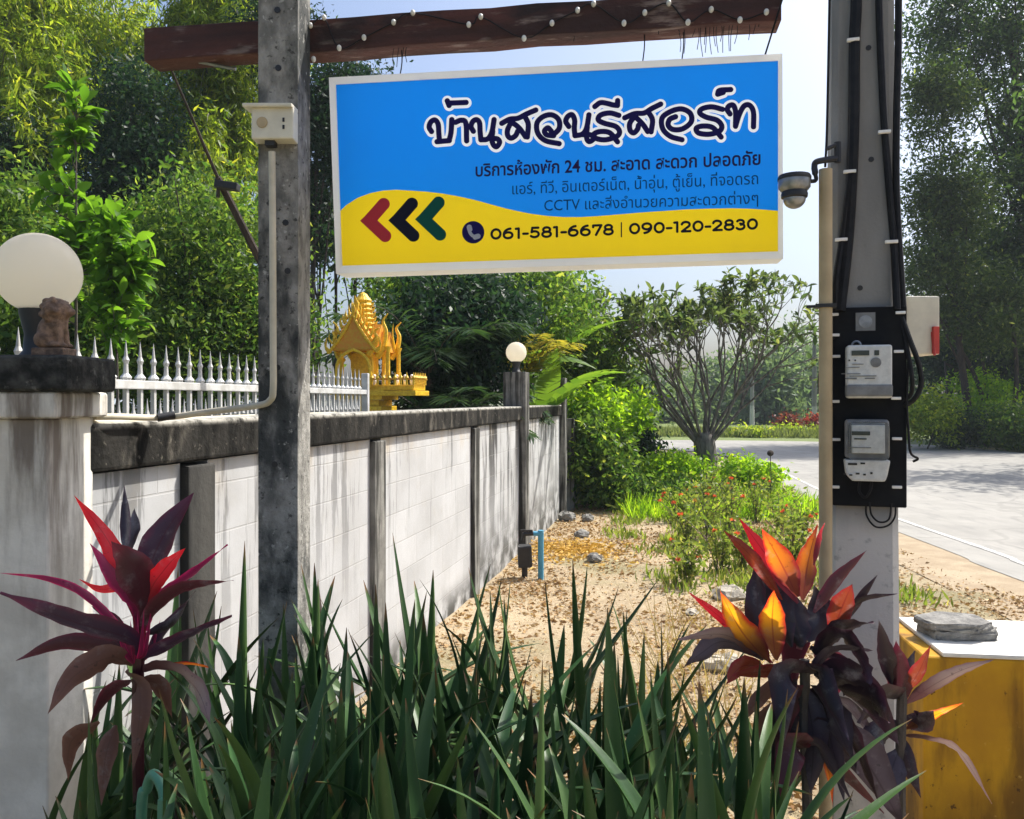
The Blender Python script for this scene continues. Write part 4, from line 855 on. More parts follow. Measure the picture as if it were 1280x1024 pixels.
mb = MB(); gable(mb, (-.01, 0, 2.00), .235, .34, .46); gable(mb, (-.01, 0, 2.09), .18, .32, .36); gable(mb, (-.01, -.02, 2.01), .22, .26, .42, ax='x'); gable(mb, (.16, -.02, 1.99), .15, .20, .26, ax='x'); mb.build('roof', m_orange, sh)
mb = MB()
for cx, cy, cz, w2, h in ((-.01, -.236, 2.00, .235, .34), (-.01, -.186, 2.09, .18, .32)):
    pts = [(cx-w2*1.1, cy, cz-.02), (cx-w2*.62, cy, cz+h*.32), (cx-w2*.3, cy, cz+h*.64), (cx, cy, cz+h*1.02), (cx+w2*.3, cy, cz+h*.64), (cx+w2*.62, cy, cz+h*.32), (cx+w2*1.1, cy, cz-.02)]
    mb.tube(pts, .017, 6)
    for s in (-1, 1): mb.tube(cat([(cx+s*w2*1.08, cy, cz-.02), (cx+s*w2*1.22, cy, cz+.03), (cx+s*w2*1.18, cy, cz+.13)], 4), [.016*(1-.09*k) for k in range(9)], 6)
    mb.tube(cat([(cx, cy, cz+h), (cx+.02, cy, cz+h+.06), (cx, cy, cz+h+.13)], 4), [.015*(1-.1*k) for k in range(9)], 6)
for x, y, z0, h, s in ((.27, -.15, 2.0, .36, 1), (.29, .14, 2.0, .30, 1), (-.24, -.1, 1.96, .34, -1), (-.23, .15, 1.98, .28, -1), (.20, -.2, 2.02, .20, 1)):
    mb.tube(cat([(x-s*.06, y, z0-.06), (x, y, z0+.02), (x+s*.03, y, z0+h*.5), (x, y, z0+h*.8), (x+s*.05, y, z0+h)], 5), [.036*(1-.042*k) for k in range(21)], 6)
for cx, cy, cz, w2, h in ((-.01, -.24, 2.00, .235, .36), (-.01, -.19, 2.10, .18, .34)):
    for k in range(15):
        q = -1+2*k/14; zz = cz+h*(1-abs(q))**.85; mb.tube(cat([(cx+w2*q*1.05, cy, zz), (cx+w2*q*1.25, cy, zz+.05), (cx+w2*q*1.22, cy, zz+.10)], 2), [.014, .012, .009, .005, .001], 5)
for k in range(26):
    q = random.uniform(-1, 1); mb.tube(cat([(.02+.27*q, random.uniform(-.2, .2), 2.0+random.uniform(0, .10)), (.02+.29*q, 0, 2.06+random.uniform(0, .12)), (.02+.30*q, 0, 2.14+random.uniform(0, .14))], 2), [.018, .016, .011, .006, .001], 5)
for s_ in (-1, 1):
    mb.tube(cat([(s_*.17, -.25, 1.64), (s_*.17, -.25, 1.86), (s_*.10, -.25, 1.96), (0, -.25, 2.01)], 4), .017, 6)
mb.build('gable_trim', m_gold, sh)
prof = []
z = 2.22
for k in range(7):
    r = .135*(1-k*.06); prof += [(r, z), (r*1.08, z+.012), (r*.86, z+.034)]; z += .047
prof += [(.06, z), (.04, z+.03), (.001, z+.05)]
mb = MB(); mb.lathe(prof, (-.01, 0, 0), 4, R(45)); mb.lathe([(r*.96, zz) for r, zz in prof], (-.01, 0, 0), 12)
for k in range(6):
    for a in range(4):
        q = a*math.pi/2; r = .135*(1-k*.06); mb.tube([(-.01+r*math.cos(q), r*math.sin(q), 2.22+k*.047), (-.01+r*1.25*math.cos(q), r*1.25*math.sin(q), 2.26+k*.047)], [.02, .002], 5)
mb.build('spire', m_gold, sh)
mb = MB()
for x, y in ((.40, -.12), (.48, -.1), (.56, -.13), (.30, -.14), (.20, -.2)):
    mb.ball((x, y, 1.70), (.022, .02, .04), 8, 6); mb.ball((x, y, 1.75), .018, 8, 6)
mb.build('figurine', m_white, sh)

# ------------------------------------------------------------------ tap, rocks
tp = empty('garden_tap', (P(676, 725, 7.55).x, 7.55, 0), 0, 'blue plastic standpipe with a black valve beside the wall', 'tap')
q0 = tp.location; zt = P(0, 663, 7.55).z
mb = MB(); mb.tube([(0, 0, -.05), (0, 0, zt)], .027, 12); mb.tube([(.02, 0, zt-.03), (-.07, -.01, zt-.028)], .022, 10); mb.build('pipe', m_bluep, tp, smooth=True)
mb = MB(); mb.tube([(-.07, -.01, zt-.028), (-.16, -.02, zt-.03)], .020, 10); mb.box((-.13, -.02, zt+.0), (.11, .02, .016)); mb.tube([(-.12, -.02, zt-.03), (-.12, -.02, zt)], .012, 8); mb.tube([(-.16, -.02, zt-.02), (-.17, -.02, zt-.09)], .014, 8); mb.build('valve', m_black, tp)
q = P(656, 695, 7.6); mb = MB(); mb.box((q.x, 7.6, q.z), (.13, .12, .20)); mb.box((q.x, 7.6, .06), (.05, .05, .2)); tag(mb.build('black_box', m_black, None, bev=.02, jit=.004), 'small black box at the wall foot below the tap', 'box')
def rock(name, x, y, r, label, cat_='rock', group=None, m=m_stone, flat_=.6):
    mb = MB(); mb.ball((0, 0, 0), (r, r*.85, r*flat_), 12, 8); o = mb.build(name, m, None, (x, y, GZ(x, y)+r*flat_*.55), smooth=False, jit=r*.07); o.rotation_euler.z = random.random()*6; return tag(o, label, cat_, group)
rock('rock', P(709, 640, 11.3).x, 11.3, .13, 'grey rock at the far corner foot of the wall')
rock('rock', P(735, 643, 11.2).x, 11.2, .10, 'smaller stone right of the rock at the wall end')
rock('rock', P(743, 700, 8.3).x, 8.3, .09, 'dark clod on the dirt path beyond the aloes')
rock('rock', P(727, 668, 9.8).x, 9.8, .10, 'brown clod on the dirt path past the blue tap')
m_pale = mat('pale_rubble', (.40, .36, .29), (.28, .25, .20), 12, .9, bmp=.8)
for k, (u, v, d, r, lab) in enumerate(((905, 835, 5.0, .14, 'pale broken slab on the ground left of the orange cordyline'), (985, 905, 4.1, .13, 'pale rubble piece among the cordyline stems'), (912, 745, 6.9, .16, 'whitish stone on the dirt just left of the orange leaves'), (865, 760, 6.4, .07, 'small pale stone left of the whitish stone'), (1000, 960, 3.7, .12, 'pale rubble at the foot of the right cordyline'))):
    rock('rubble', P(u, v, d).x, d, r, lab, 'rubble', 'pale rubble', m_pale, .35)

# ------------------------------------------------------------------ plants by the path
def shrub(name, label, u, v, d, ru, rv, n, per, L, lm, group=None, cat_='shrub', asp=.42, extra=()):
    x, y = GX(u, d), d
    return tree(name, label, cat_, x, y, [ell(u, v, d, ru, rv, None, x, y)]+[ell(*e, x=x, y=y) for e in extra], n, per, .12, L, lm, m_bark, .02, asp, limbs=6, group=group)
shrub('shrub', 'bright yellow-green bush spilling over past the wall end', 752, 520, 13.2, 38, 34, 110, 70, .10, lm_shr, extra=[(785, 520, 13.6, 22, 25), (730, 510, 13, 20, 20)])
shrub('shrub', 'dark green bush low against the end of the wall', 752, 585, 12.6, 45, 48, 170, 70, .10, lm_grn, extra=[(735, 540, 12.5, 25, 30), (780, 615, 12.4, 40, 20)])
shrub('shrub', 'dark rounded bush right of the bright yellow-green bush', 795, 555, 14.2, 22, 25, 60, 60, .09, lm_drk)
shrub('ground_bush', 'sunny low bush left of the frangipani trunk', 835, 588, 14.0, 42, 22, 130, 70, .09, lm_shr, extra=[(870, 600, 13.8, 30, 16)])
shrub('ground_bush', 'sunny low bush right of the frangipani trunk', 935, 598, 14.2, 34, 20, 110, 70, .09, lm_shr)
shrub('ground_bush', 'shaded low bush in front of the frangipani', 840, 622, 12.6, 50, 18, 100, 60, .09, lm_grn)
lm_weed = leafmat('weed_leaves', (.09, .15, .03), (.22, .27, .06), (.42, .38, .14), trans=.5)
m_flower = leafmat('red_flowers', (.45, .05, .03), (.6, .16, .08), trans=.4)
def weed(label, x, y, h, nst, m_l=lm_weed, fl=True, group='flowering weeds along the path'):
    t = empty('flowering_weed', (x, y, GZ(x, y)), 0, label, 'plant', group); mb = MB(); C = []; Fl = []
    for s in range(nst):
        a = random.random()*6.28; rr = random.random()*.42*h; tip = Vector((math.cos(a)*rr*1.8, math.sin(a)*rr*1.8, h*random.uniform(.55, 1)))
        pts = cat([Vector((math.cos(a)*.03, math.sin(a)*.03, -.02)), Vector((math.cos(a)*rr*.6, math.sin(a)*rr*.6, tip.z*.55)), tip], 4)
        mb.tube(pts, .004, 4); C += [tuple(p) for p in pts[2:]]*5
        if fl and random.random() < .22: Fl.append(tuple(tip))
    mb.build('stem', m_bark2, t); C = np.array(C); n = len(C); C = C+rng.normal(size=(n, 3))*.04
    D = rand_dirs(n); l = .06*(.6+.8*rng.random(n)); link('foliage', quads_mesh('foliage', leaf_quads(C, D, l, l*.45)), m_l, t)
    if Fl:
        for q in Fl:
            C = np.zeros((9, 3)); D = rand_dirs(9); D[:, 2] = abs(D[:, 2]); l = np.full(9, .04); link('flower', quads_mesh('flower', leaf_quads(C, D, l, l*.8)), m_flower, t, q)
    return t
wl = [(885, 655, 9.8, .75, 'tallest yellow-green weed in the middle of the path edge'), (862, 668, 9.2, .55, 'yellowish weed at the path side left of the tallest one'), (915, 650, 10.3, .7, 'reddish-flowered weed right of the tallest one'), (945, 640, 11.0, .6, 'flowering weed nearer the road, left of two stragglers'), (975, 650, 10.2, .5, 'straggling weed beside the road edge'), (1000, 655, 9.6, .45, 'last weed beside the beige conduit'),
      (900, 695, 7.9, .55, 'thin weed standing nearest in the dry dirt'), (860, 715, 7.4, .4, 'sparse pale weed low in the dirt left of the thin weed'), (930, 690, 8.0, .5, 'weed with red blooms just above the orange leaves'), (880, 630, 11.6, .7, 'weed with pink flowers at the frangipani foot'), (910, 625, 12.0, .6, 'weed by the black pot at the frangipani foot'), (850, 640, 11.0, .5, 'dusty weed at the edge of the shaded bush'), (960, 620, 12.4, .5, 'weed spilling to the road right of the sunny bush'), (990, 690, 8.0, .5, 'leafy weed half behind the orange cordyline')]
for u, v, d, h, lab in wl: weed(lab, GX(u, d), d, h, random.randint(9, 14))
x = GX(908, 12.6); mb = MB(); mb.lathe([(.09, 0), (.12, .2), (.135, .22), (.135, .25), (.12, .25), (.11, .21)], n=18); tag(mb.build('plant_pot', m_black, None, (x, 12.6, .12)), 'black pot among the weeds at the frangipani foot', 'pot')
x, y = GX(963, 12), 12; mb = MB(); mb.tube([(x, y, -.02), (x+.01, y, .5), (x, y, .87)], .006, 5); mb.ball((x, y, .87), (.05, .05, .045), 8, 6); tag(mb.build('dry_stalk', m_bark, None), 'lone dry seed head stalk standing against the road', 'plant')

# frangipani tree
def frangipani(x, y):
    t = empty('frangipani_tree', (x, y, 0), 0, 'spreading many-stemmed frangipani tree at the end of the path', 'tree'); mb = MB(); tips = []
    def br(p, d, L, r, lv):
        q = p+d*L; m_ = p.lerp(q, .5)+Vector((random.gauss(0, .03), random.gauss(0, .03), -.02))*L
        pts = cat([p, m_, q], 3); mb.tube(pts, [r*(1-.35*k/6) for k in range(7)], 6)
        if lv == 0: tips.append((q, d)); return
        if lv <= 2 and random.random() < .35: tips.append((q, d))
        for k in range(random.choice((2, 2, 3))):
            a = d.orthogonal().normalized(); a.rotate(Matrix.Rotation(random.random()*6.28, 3, d)); dd = (d+a*random.uniform(.3, .62)+Vector((0, 0, .16))).normalized()
            br(q, dd, L*random.uniform(.62, .84), r*.64, lv-1)
    n = 15
    for k in range(n):
        a = 2*math.pi*k/n+random.gauss(0, .15); s = random.uniform(.12, .88); d = Vector((math.cos(a)*s*1.15, math.sin(a)*s, 1)).normalized()
        br(Vector((math.cos(a)*.13*s, math.sin(a)*.13*s, .82)), d, random.uniform(.86, 1.14), .036, 5 if k % 2 else 4)
    mb.tube(cat([(0, 0, -.05), (.03, 0, .5), (-.01, 0, 1.05)], 4), [.27, .23, .20, .19, .19, .20, .20, .19, .13], 10)
    mb.tube([(.16, 0, -.05), (.2, .05, .6)], [.08, .06], 8)
    mb.build('trunk', m_bark3, t, smooth=True)
    C = []; D = []
    for q, d in tips:
        for k in range(5):
            C.append(q+d*random.uniform(-.05, .03)); v = rand_dirs(1)[0]; vv = Vector(v)*.9+d*.45; D.append(vv.normalized())
    C = np.array([tuple(c) for c in C]); D = np.array([tuple(c) for c in D]); l = .15*(.6+.7*rng.random(len(C)))
    big_leaves('crown', C, D, l*1.15, l*.40, lm_plu, t, .4); return t, tips
frangipani(GX(880, 15), 15)

# banana plants and palms
def banana_leaf(mb, base, dirv, L, W, droop, tw=0):
    pts = []; d = Vector(dirv).normalized(); p = Vector(base); K = 12
    for k in range(K+1):
        pts.append(p.copy()); p = p+d*(L/K); d = (d+Vector((0, 0, -droop/K))).normalized()
    for k in range(K):
        for s in (-1, 1):
            def sidev(i):
                tt = (pts[min(i+1, K)]-pts[max(i-1, 0)]).normalized(); sd_ = tt.cross(Vector((0, 0, 1))); sd_ = sd_.normalized() if sd_.length > .01 else Vector((1, 0, 0))
                sd_.rotate(Matrix.Rotation(tw, 3, tt)); return sd_, tt
            f = lambda i: max(0.02, math.sin(math.pi*min(1, (.06+.94*i/K)**.7))) if i > 1 else .05
            a0, t0 = sidev(k); a1, t1 = sidev(k+1); g = .012*L if random.random() < .6 else 0
            up_ = Vector((0, 0, .18))
            mb.add([pts[k], pts[k+1], pts[k+1]+s*(a1+up_*(-.6))*W*.5*f(k+1)-t1*g+t1*.06*L, pts[k]+s*(a0+up_*(-.6))*W*.5*f(k)+t0*.06*L+t0*g], [(0, 1, 2, 3)])
def banana(label, x, y, h, n, L=1.5, lm=lm_ban):
    t = empty('banana_plant', (x, y, 0), 0, label, 'plant', 'banana plants behind the wall'); mb = MB(); mb.tube(cat([(0, 0, -.05), (.03, 0, h*.5), (0, 0, h)], 4), [.11-.005*k for k in range(9)], 10); mb.build('stem', m_bark2, t, smooth=True)
    mb = MB()
    for k in range(n):
        a = 2.4*k+random.gauss(0, .2); e = random.uniform(.7, 2.2); banana_leaf(mb, (0, 0, h-.1), (math.cos(a), math.sin(a), e), L*random.uniform(.8, 1.1), .36, random.uniform(.9, 1.8), random.gauss(0, .4))
    mb.build('leaves', lm, t); return t
banana('banana plant with broad bright leaves just right of the wall lamp', GX(680, 11.3), 11.3, 1.45, 8, 1.5)
banana('banana plant behind the lamp under the sign', GX(640, 12), 12, 2.0, 8, 1.5)
banana('banana plant between the wall end and the frangipani', GX(735, 14.2), 14.2, 1.3, 7, 1.6)
banana('tall banana plant touching the lower sign edge', GX(690, 13.5), 13.5, 2.3, 9, 1.5)
def palm(label, x, y, h, n, L, lm, spread=1.0, name='areca_palm'):
    t = empty(name, (x, y, 0), 0, label, 'palm', 'palms behind the wall'); mb = MB(); V = []
    for s in range(3): mb.tube(cat([(random.gauss(0, .12), random.gauss(0, .12), -.05), (random.gauss(0, .1), 0, h*.6), (0, 0, h)], 4), .04, 7)
    for k in range(n):
        a = 2.4*k+random.gauss(0, .3); d = Vector((math.cos(a)*spread, math.sin(a)*spread, random.uniform(.8, 2.2))).normalized(); p = Vector((0, 0, h)); K = 22; pts = []
        for i in range(K):
            pts.append(p.copy()); p = p+d*L/K; d = (d+Vector((0, 0, -1.5/K))).normalized()
        mb.tube(pts[::3], [.012*(1-.11*i) for i in range(len(pts[::3]))], 4)
        for i in range(3, K):
            tt = (pts[i]-pts[i-1]).normalized(); sdv = tt.cross(Vector((0, 0, 1))).normalized(); ln = L*.34*math.sin(math.pi*(.12+.8*i/K))
            for s in (-1, 1):
                for o_ in (0, .5):
                    b = pts[i]+tt*(o_*L/K); dv = (sdv*s+tt*.7+Vector((0, 0, random.uniform(-.5, .1)))).normalized(); w_ = Vector((0, 0, 1)).cross(dv).normalized()*.018
                    m_ = b+dv*ln*.5; V.append([tuple(b), tuple(m_+w_), tuple(b+dv*ln+Vector((0, 0, -.12*ln))), tuple(m_-w_)])
    mb.build('stem', m_bark2, t); link('fronds', quads_mesh('fronds', np.array(V)), lm, t); return t
palm('dark green feather palm between the golden shrine and wall lamp', GX(550, 9.4), 9.4, 1.2, 16, 1.25, lm_plm)
palm('dark palm low behind the wall left of the lamp', GX(585, 10.4), 10.4, 1.1, 13, 1.2, lm_plm)
palm('tall dark palm behind the shrine under the sign', GX(535, 10), 10, 1.9, 13, 1.5, lm_plm)
palm('yellowing palm with arching fronds above the wall lamp', GX(655, 11.2), 11.2, 1.9, 8, 1.05, lm_plmy)
# big-leaved sapling by the upper left
def sapling(label, u0, v0, u1, v1, d, n, L, lm):
    a, b = P(u0, v0, d), P(u1, v1, d); t = empty('leafy_sapling', (a.x, a.y, 0), 0, label, 'plant'); o = Vector((a.x, a.y, 0)); mb = MB(); pts = cat([Vector((0, 0, -.05)), a-o, b-o], 6); mb.tube(pts, .02, 6); mb.build('stem', m_bark2, t)
    mb = MB()
    for k in range(n):
        q = (a-o).lerp(b-o, k/n); an = 2.4*k; banana_leaf(mb, q, (math.cos(an), math.sin(an), .8), L*random.uniform(.75, 1.1), L*.42, 1.6)
    mb.build('leaves', lm, t)
lm_sap = leafmat('sapling_leaves', (.05, .13, .012), (.12, .24, .02), trans=.5, tmul=2.0)
for lab, u, ee in (('bright large-leaved sapling standing up above the round lamp', 88, [(95, 150, 7.5, 22, 60), (85, 230, 7.5, 38, 60), (70, 320, 7.4, 50, 70), (110, 300, 7.6, 30, 50)]), ('smaller large-leaved sapling right of the taller one', 140, [(140, 290, 7.2, 24, 50), (140, 380, 7.2, 40, 60), (175, 330, 7.3, 24, 40)])):
    x, y = GX(u, 7.5), 7.5
    t = empty('leafy_sapling', (x, y, 0), 0, lab, 'plant'); mb = MB(); C = []; D = []
    E = [ell(*e, None, x, y) for e in ee]; top = Vector(E[0][:3]); st = cat([Vector((0, 0, -.05)), Vector((.05, 0, top.z*.5)), top+Vector((0, 0, E[0][5]*.6))], 10); mb.tube(st, [.022*(1-.8*k/20) for k in range(21)], 6)
    for k in range(60):
        e = random.choice(E); q = rand_dirs(1)[0]*rng.random()**.5; p = Vector((e[0]+q[0]*e[3], e[1]+q[1]*e[4], e[2]+q[2]*e[5])); b_ = min(st, key=lambda v: (v-p).length+max(0, v.z-p.z+.1)*2)
        br_ = cat([b_, b_.lerp(p, .5)+Vector((0, 0, -.03)), p], 4); mb.tube(br_, [.007*(1-.08*i_) for i_ in range(9)], 4); ax = (p-b_).normalized()
        for m_ in range(8):
            C.append(tuple(br_[3+m_ % 6])); v = Vector(rand_dirs(1)[0])*.8+ax*.6+Vector((0, 0, .15)); D.append(tuple(v.normalized()))
    mb.build('stem', m_bark2, t); C = np.array(C); D = np.array(D); l = .19*(.55+.7*rng.random(len(C))); big_leaves('leaves', C, D, l, l*.42, lm_sap, t, .9)

# ------------------------------------------------------------------ litter and grass stuff
m_lit = leafmat('dry_litter', (.22, .125, .06), (.48, .33, .17), (.66, .50, .30), trans=.12, rough=.8, spec=.1)
n = 48000; X = rng.uniform(-1.2, 4.3, n*2); Y = 3+rng.random(n*2)**1.4*11
keep = (X > WX(Y)+.05) & (rng.random(n*2) < np.clip(.12+.5*(np.sin(2.3*X+1+.8*np.sin(1.1*Y))*np.sin(1.9*Y+.7*np.sin(2.7*X)))+.35*(np.sin(6.1*X+2*np.sin(3*Y))*np.sin(5.3*Y+X))+.55*np.exp(-(X-WX(Y))/.25)+.42, .16, 1)); X, Y = X[keep], Y[keep]; n = len(X)
C = np.stack([X, Y, hgt(X, Y)+.006+.01*rng.random(n)], 1); D = rand_dirs(n); D[:, 2] *= .25; D /= np.linalg.norm(D, axis=1, keepdims=True)
l = .034*(.25+1.4*rng.random(n)**1.6); tag(link('leaf_litter', quads_mesh('leaf_litter', leaf_quads(C, D, l, l*.5, .2)), m_lit), 'dry brown leaf litter scattered over the dirt path', 'leaves', kind='stuff')
n = 1500; X = GX(715, 9)+rng.normal(size=n)*.28; Y = 8.9+rng.normal(size=n)*.33; C = np.stack([X, Y, hgt(X, Y)+.008+.012*rng.random(n)], 1); D = rand_dirs(n); D[:, 2] *= .2; l = .06*(.5+rng.random(n))
tag(link('straw_patch', quads_mesh('straw_patch', leaf_quads(C, D, l, l*.4, .2)), leafmat('straw', (.45, .26, .05), (.62, .42, .12), trans=.15, spec=.1)), 'yellow straw patch on the path beside the tap', 'straw', kind='stuff')
def grass(name, label, n, xf, h, lm, wd=.012):
    X, Y = xf(n); n = len(X); C = np.stack([X, Y, hgt(X, Y)-.01], 1); D = rng.normal(size=(n, 3))*.45; D[:, 2] = 1; D /= np.linalg.norm(D, axis=1, keepdims=True); l = h*(.4+rng.random(n))
    return tag(link(name, quads_mesh(name, leaf_quads(C, D, l, np.full(n, wd))), lm), label, 'grass', kind='stuff')
def xf1(n):
    X = rng.uniform(1.6, 4.6, n); Y = rng.uniform(11, 17, n); return X, Y
grass('grass', 'bright grass and ground cover around the frangipani foot', 9000, xf1, .28, lm_shr, .02)
def xf5(n):
    c = rng.integers(0, 60, n); cx = 1.25+2.1*rng.random(60)**.7; cy = 6.6+5.2*rng.random(60); return cx[c]+rng.normal(size=n)*.10, cy[c]+rng.normal(size=n)*.16
grass('low_weeds', 'low yellow-green weeds creeping over the right side of the dirt path', 3600, xf5, .11, lm_weed, .022)
def xf2(n):
    t = rng.random(n); return 5+12*t+rng.normal(size=n)*.3, 37.5-3*t+rng.random(n)*4
grass('verge_grass', 'green grass verge on the far side of the road bend', 9000, xf2, .4, leafmat('pale_verge_grass', (.10, .14, .05), (.20, .24, .09), trans=.4), .05)
def xf3(n):
    Y = rng.uniform(14, 32, n); return 13.6+(Y-14)*.18+rng.random(n)**2*4+.6, Y
grass('roadside_grass', 'rough grass along the right road edge under the trees', 9000, xf3, .4, lm_grn, .04)
lm_dry = leafmat('dry_grass', (.25, .2, .09), (.42, .34, .17), trans=.35, spec=.1)
def xf4(n):
    Y = rng.uniform(2.4, 5.2, n); return .30+rng.random(n)*.52+(Y-2.4)*.2, Y
grass('dry_grass', 'thin dry pale grass stalks behind the aloes at the right', 210, xf4, .62, lm_dry, .006)

# ------------------------------------------------------------------ aloes
m_aloe, nt, b = newmat('aloe_skin')
g_ = N(nt, 'ShaderNodeNewGeometry'); rp = N(nt, 'ShaderNodeValToRGB'); nt.links.new(g_.outputs['Random Per Island'], rp.inputs[0])
rp.color_ramp.elements[0].color = (.008, .036, .013, 1); rp.color_ramp.elements[1].color = (.032, .10, .026, 1); x_ = rp.color_ramp.elements.new(.93); x_.color = (.07, .13, .035, 1)
at = N(nt, 'ShaderNodeAttribute'); at.attribute_name = 'leafpos'; sp_ = N(nt, 'ShaderNodeSeparateXYZ'); nt.links.new(at.outputs['Vector'], sp_.inputs[0])
col = mix(nt, mul(nt, mrange(nt, noise(nt, 14, 6), .5, .75), .5), rp.outputs[0], (.05, .10, .045))
col = mix(nt, mul(nt, mrange(nt, noise(nt, 60, 3), .64, .72), .4), col, (.12, .18, .07))
col = mix(nt, mul(nt, mrange(nt, sp_.outputs[1], .75, 1.0), .4), col, (.11, .21, .05))  # paler margins paint in the light caught by the leaf edges
tn = N(nt, 'ShaderNodeMath', operation='MULTIPLY_ADD'); nt.links.new(noise(nt, 5, 3), tn.inputs[0]); tn.inputs[1].default_value = .30; nt.links.new(sp_.outputs[0], tn.inputs[2])
col = mix(nt, mrange(nt, tn.outputs[0], 1.06, 1.14), col, (.16, .085, .035)); col = mix(nt, mul(nt, mrange(nt, sp_.outputs[0], .22, .0), .6), col, (.13, .17, .07))
nt.links.new(col, b.inputs['Base Color'])
b.inputs['Roughness'].default_value = .42; b.inputs['Specular IOR Level'].default_value = .22; bump(nt, b, noise(nt, 35, 5, (1, 1, .25)), .25, .004)
m_deadleaf = mat('dead_aloe_leaf', (.20, .13, .07), (.10, .06, .035), 20, .8, stretch=(1, 1, .3))
SEC = [(-.5, .16), (-.30, -.18), (0, -.34), (.30, -.18), (.5, .16), (.22, .02), (0, -.04), (-.22, .02)]
def aloe_leaf(mb, base, az, el, L, W, curl):
    d = Vector((math.cos(az)*math.cos(el), math.sin(az)*math.cos(el), math.sin(el))); p = Vector(base); K = 11; vs = []
    hz = Vector((math.cos(az), math.sin(az), 0)); side = Vector((-math.sin(az), math.cos(az), 0))
    for k in range(K+1):
        t = k/K; wd = W*(1-t)**.72*(1 if t > .08 else .9)+.0012; up_ = side.cross(d).normalized()*-1
        if up_.dot(-hz) < 0 and el > .3: up_ = -up_
        for sx_, sy_ in SEC: mb.at.append((t, abs(sx_)*2 if abs(sx_) > .4 else 0, 0)); vs.append(p+side*sx_*wd+up_*sy_*wd*(.75-.2*t))
        p = p+d*L/K; d = (d+(Vector((0, 0, 1))*curl if curl > 0 else hz*(-curl)*.6+Vector((0, 0, curl*.5)))/K).normalized()
    n = len(SEC); fs = [(k*n+q, k*n+(q+1) % n, (k+1)*n+(q+1) % n, (k+1)*n+q) for k in range(K) for q in range(n)]
    fs.append(tuple(range(n-1, -1, -1))); fs.append(tuple(K*n+q for q in range(n))); mb.add(vs, fs)
def aloe(label, x, y, zc, n, L, lean=(0, 0), spread=1.0, umin=0):
    z0 = GZ(x, y); t = empty('aloe_plant', (x, y, z0), 0, label, 'plant', 'aloes in the front bed'); mb = MB(); mb.tube(cat([(0, 0, -.03), (lean[0]*.4, lean[1]*.4, zc*.5), (lean[0], lean[1], zc+.1)], 3), [.034, .036, .036, .036, .034, .03, .02], 8); mb.build('stem', m_bark2, t, smooth=True)
    mb = MB(); mb.at = []; ph = random.random()*6.28
    for k in range(n):
        f = k/n; az = 2.4*k+ph+random.gauss(0, .3); el = R(22+58*f**.9)/spread+random.gauss(0, .14); el = max(.25, min(el, R(87)))
        if x < GX(190, y) and math.cos(az) < -.2: az = math.pi-az
        bz = zc-.16+.26*f; jx, jy = random.gauss(0, .045), random.gauss(0, .035); aloe_leaf(mb, (lean[0]*(.7+.3*f)+(jx if k > n*.35 else 0), lean[1]*(.7+.3*f)+(jy if k > n*.35 else 0), bz), az, el, L*random.uniform(.62, 1.18), .051*random.uniform(.55, 1.2), random.choice((.3, .8, .1, -.8, 1.5, -1.6, 1.1, -1.3, -.5)))
    me = mb.mesh('leaves', smooth=True); A = me.attributes.new('leafpos', 'FLOAT_VECTOR', 'POINT'); A.data.foreach_set('vector', np.array(mb.at, dtype=np.float32).ravel()); link('leaves', me, m_aloe, t)
    for k in range(random.randint(1, 3)):
        az = random.random()*6.28; md = MB(); md.at = []; aloe_leaf(md, (lean[0], lean[1], zc-.16), az, random.uniform(-.2, .35), L*.6, .03, -2.2); md.build('dry_leaf', m_deadleaf, t, smooth=True)
    return t
marks = [(85, 'beside the gate pillar'), (150, 'under the red cordyline'), (235, 'right of the red cordyline'), (315, 'at the foot of the sign post'), (395, 'just right of the sign post'), (470, 'in line with the red arrow'), (545, 'in line with the green arrow'), (615, 'below the phone icon'), (690, 'below the first phone number'), (765, 'below the bar between the numbers'), (850, 'below the second phone number'), (925, 'left of the orange cordyline')]
for k, (u, lab) in enumerate(marks):
    for r, (d, tipv, rowname) in enumerate(((2.42, 742, 'far'), (1.98, 810, 'middle'), (1.62, 880, 'nearest'), (1.36, 940, 'lowest front'))):
        if k == 0 and r != 1: continue
        if r == 0 and k == 1: continue
        tv = tipv+random.uniform(-30, 40)+(28 if k in (9, 10) else 0)+(60 if k == 11 else 0)+(-15 if k in (3, 4, 6, 8) else 0)+(75 if k < 3 and r > 0 else 0)
        dd = d+random.uniform(-.12, .12); uu = max(u+random.uniform(-20, 26)+(r-1)*18, 118); x = GX(uu, dd); L = random.uniform(.40, .56)-(.03*r); zt = EYE-(tv-500)/F*dd
        if r == 0: x = max(x, WX(dd)+.2)
        lk = ['upright', 'leaning', 'spreading'][(k+r) % 3]
        aloe(f'{lk} aloe clump in the {rowname} row, {lab}', x, dd, max(.25, zt-L*.98), random.randint(17, 23), L, (random.gauss(0, .05), random.gauss(0, .04)), [1.0, .75, 1.2][(k+r) % 3], umin=90)
# lone long leaves at the right front
aloe('aloe with long arching leaves in front of the orange cordyline', GX(935, 1.55), 1.55, .62, 11, .50, (0, 0))

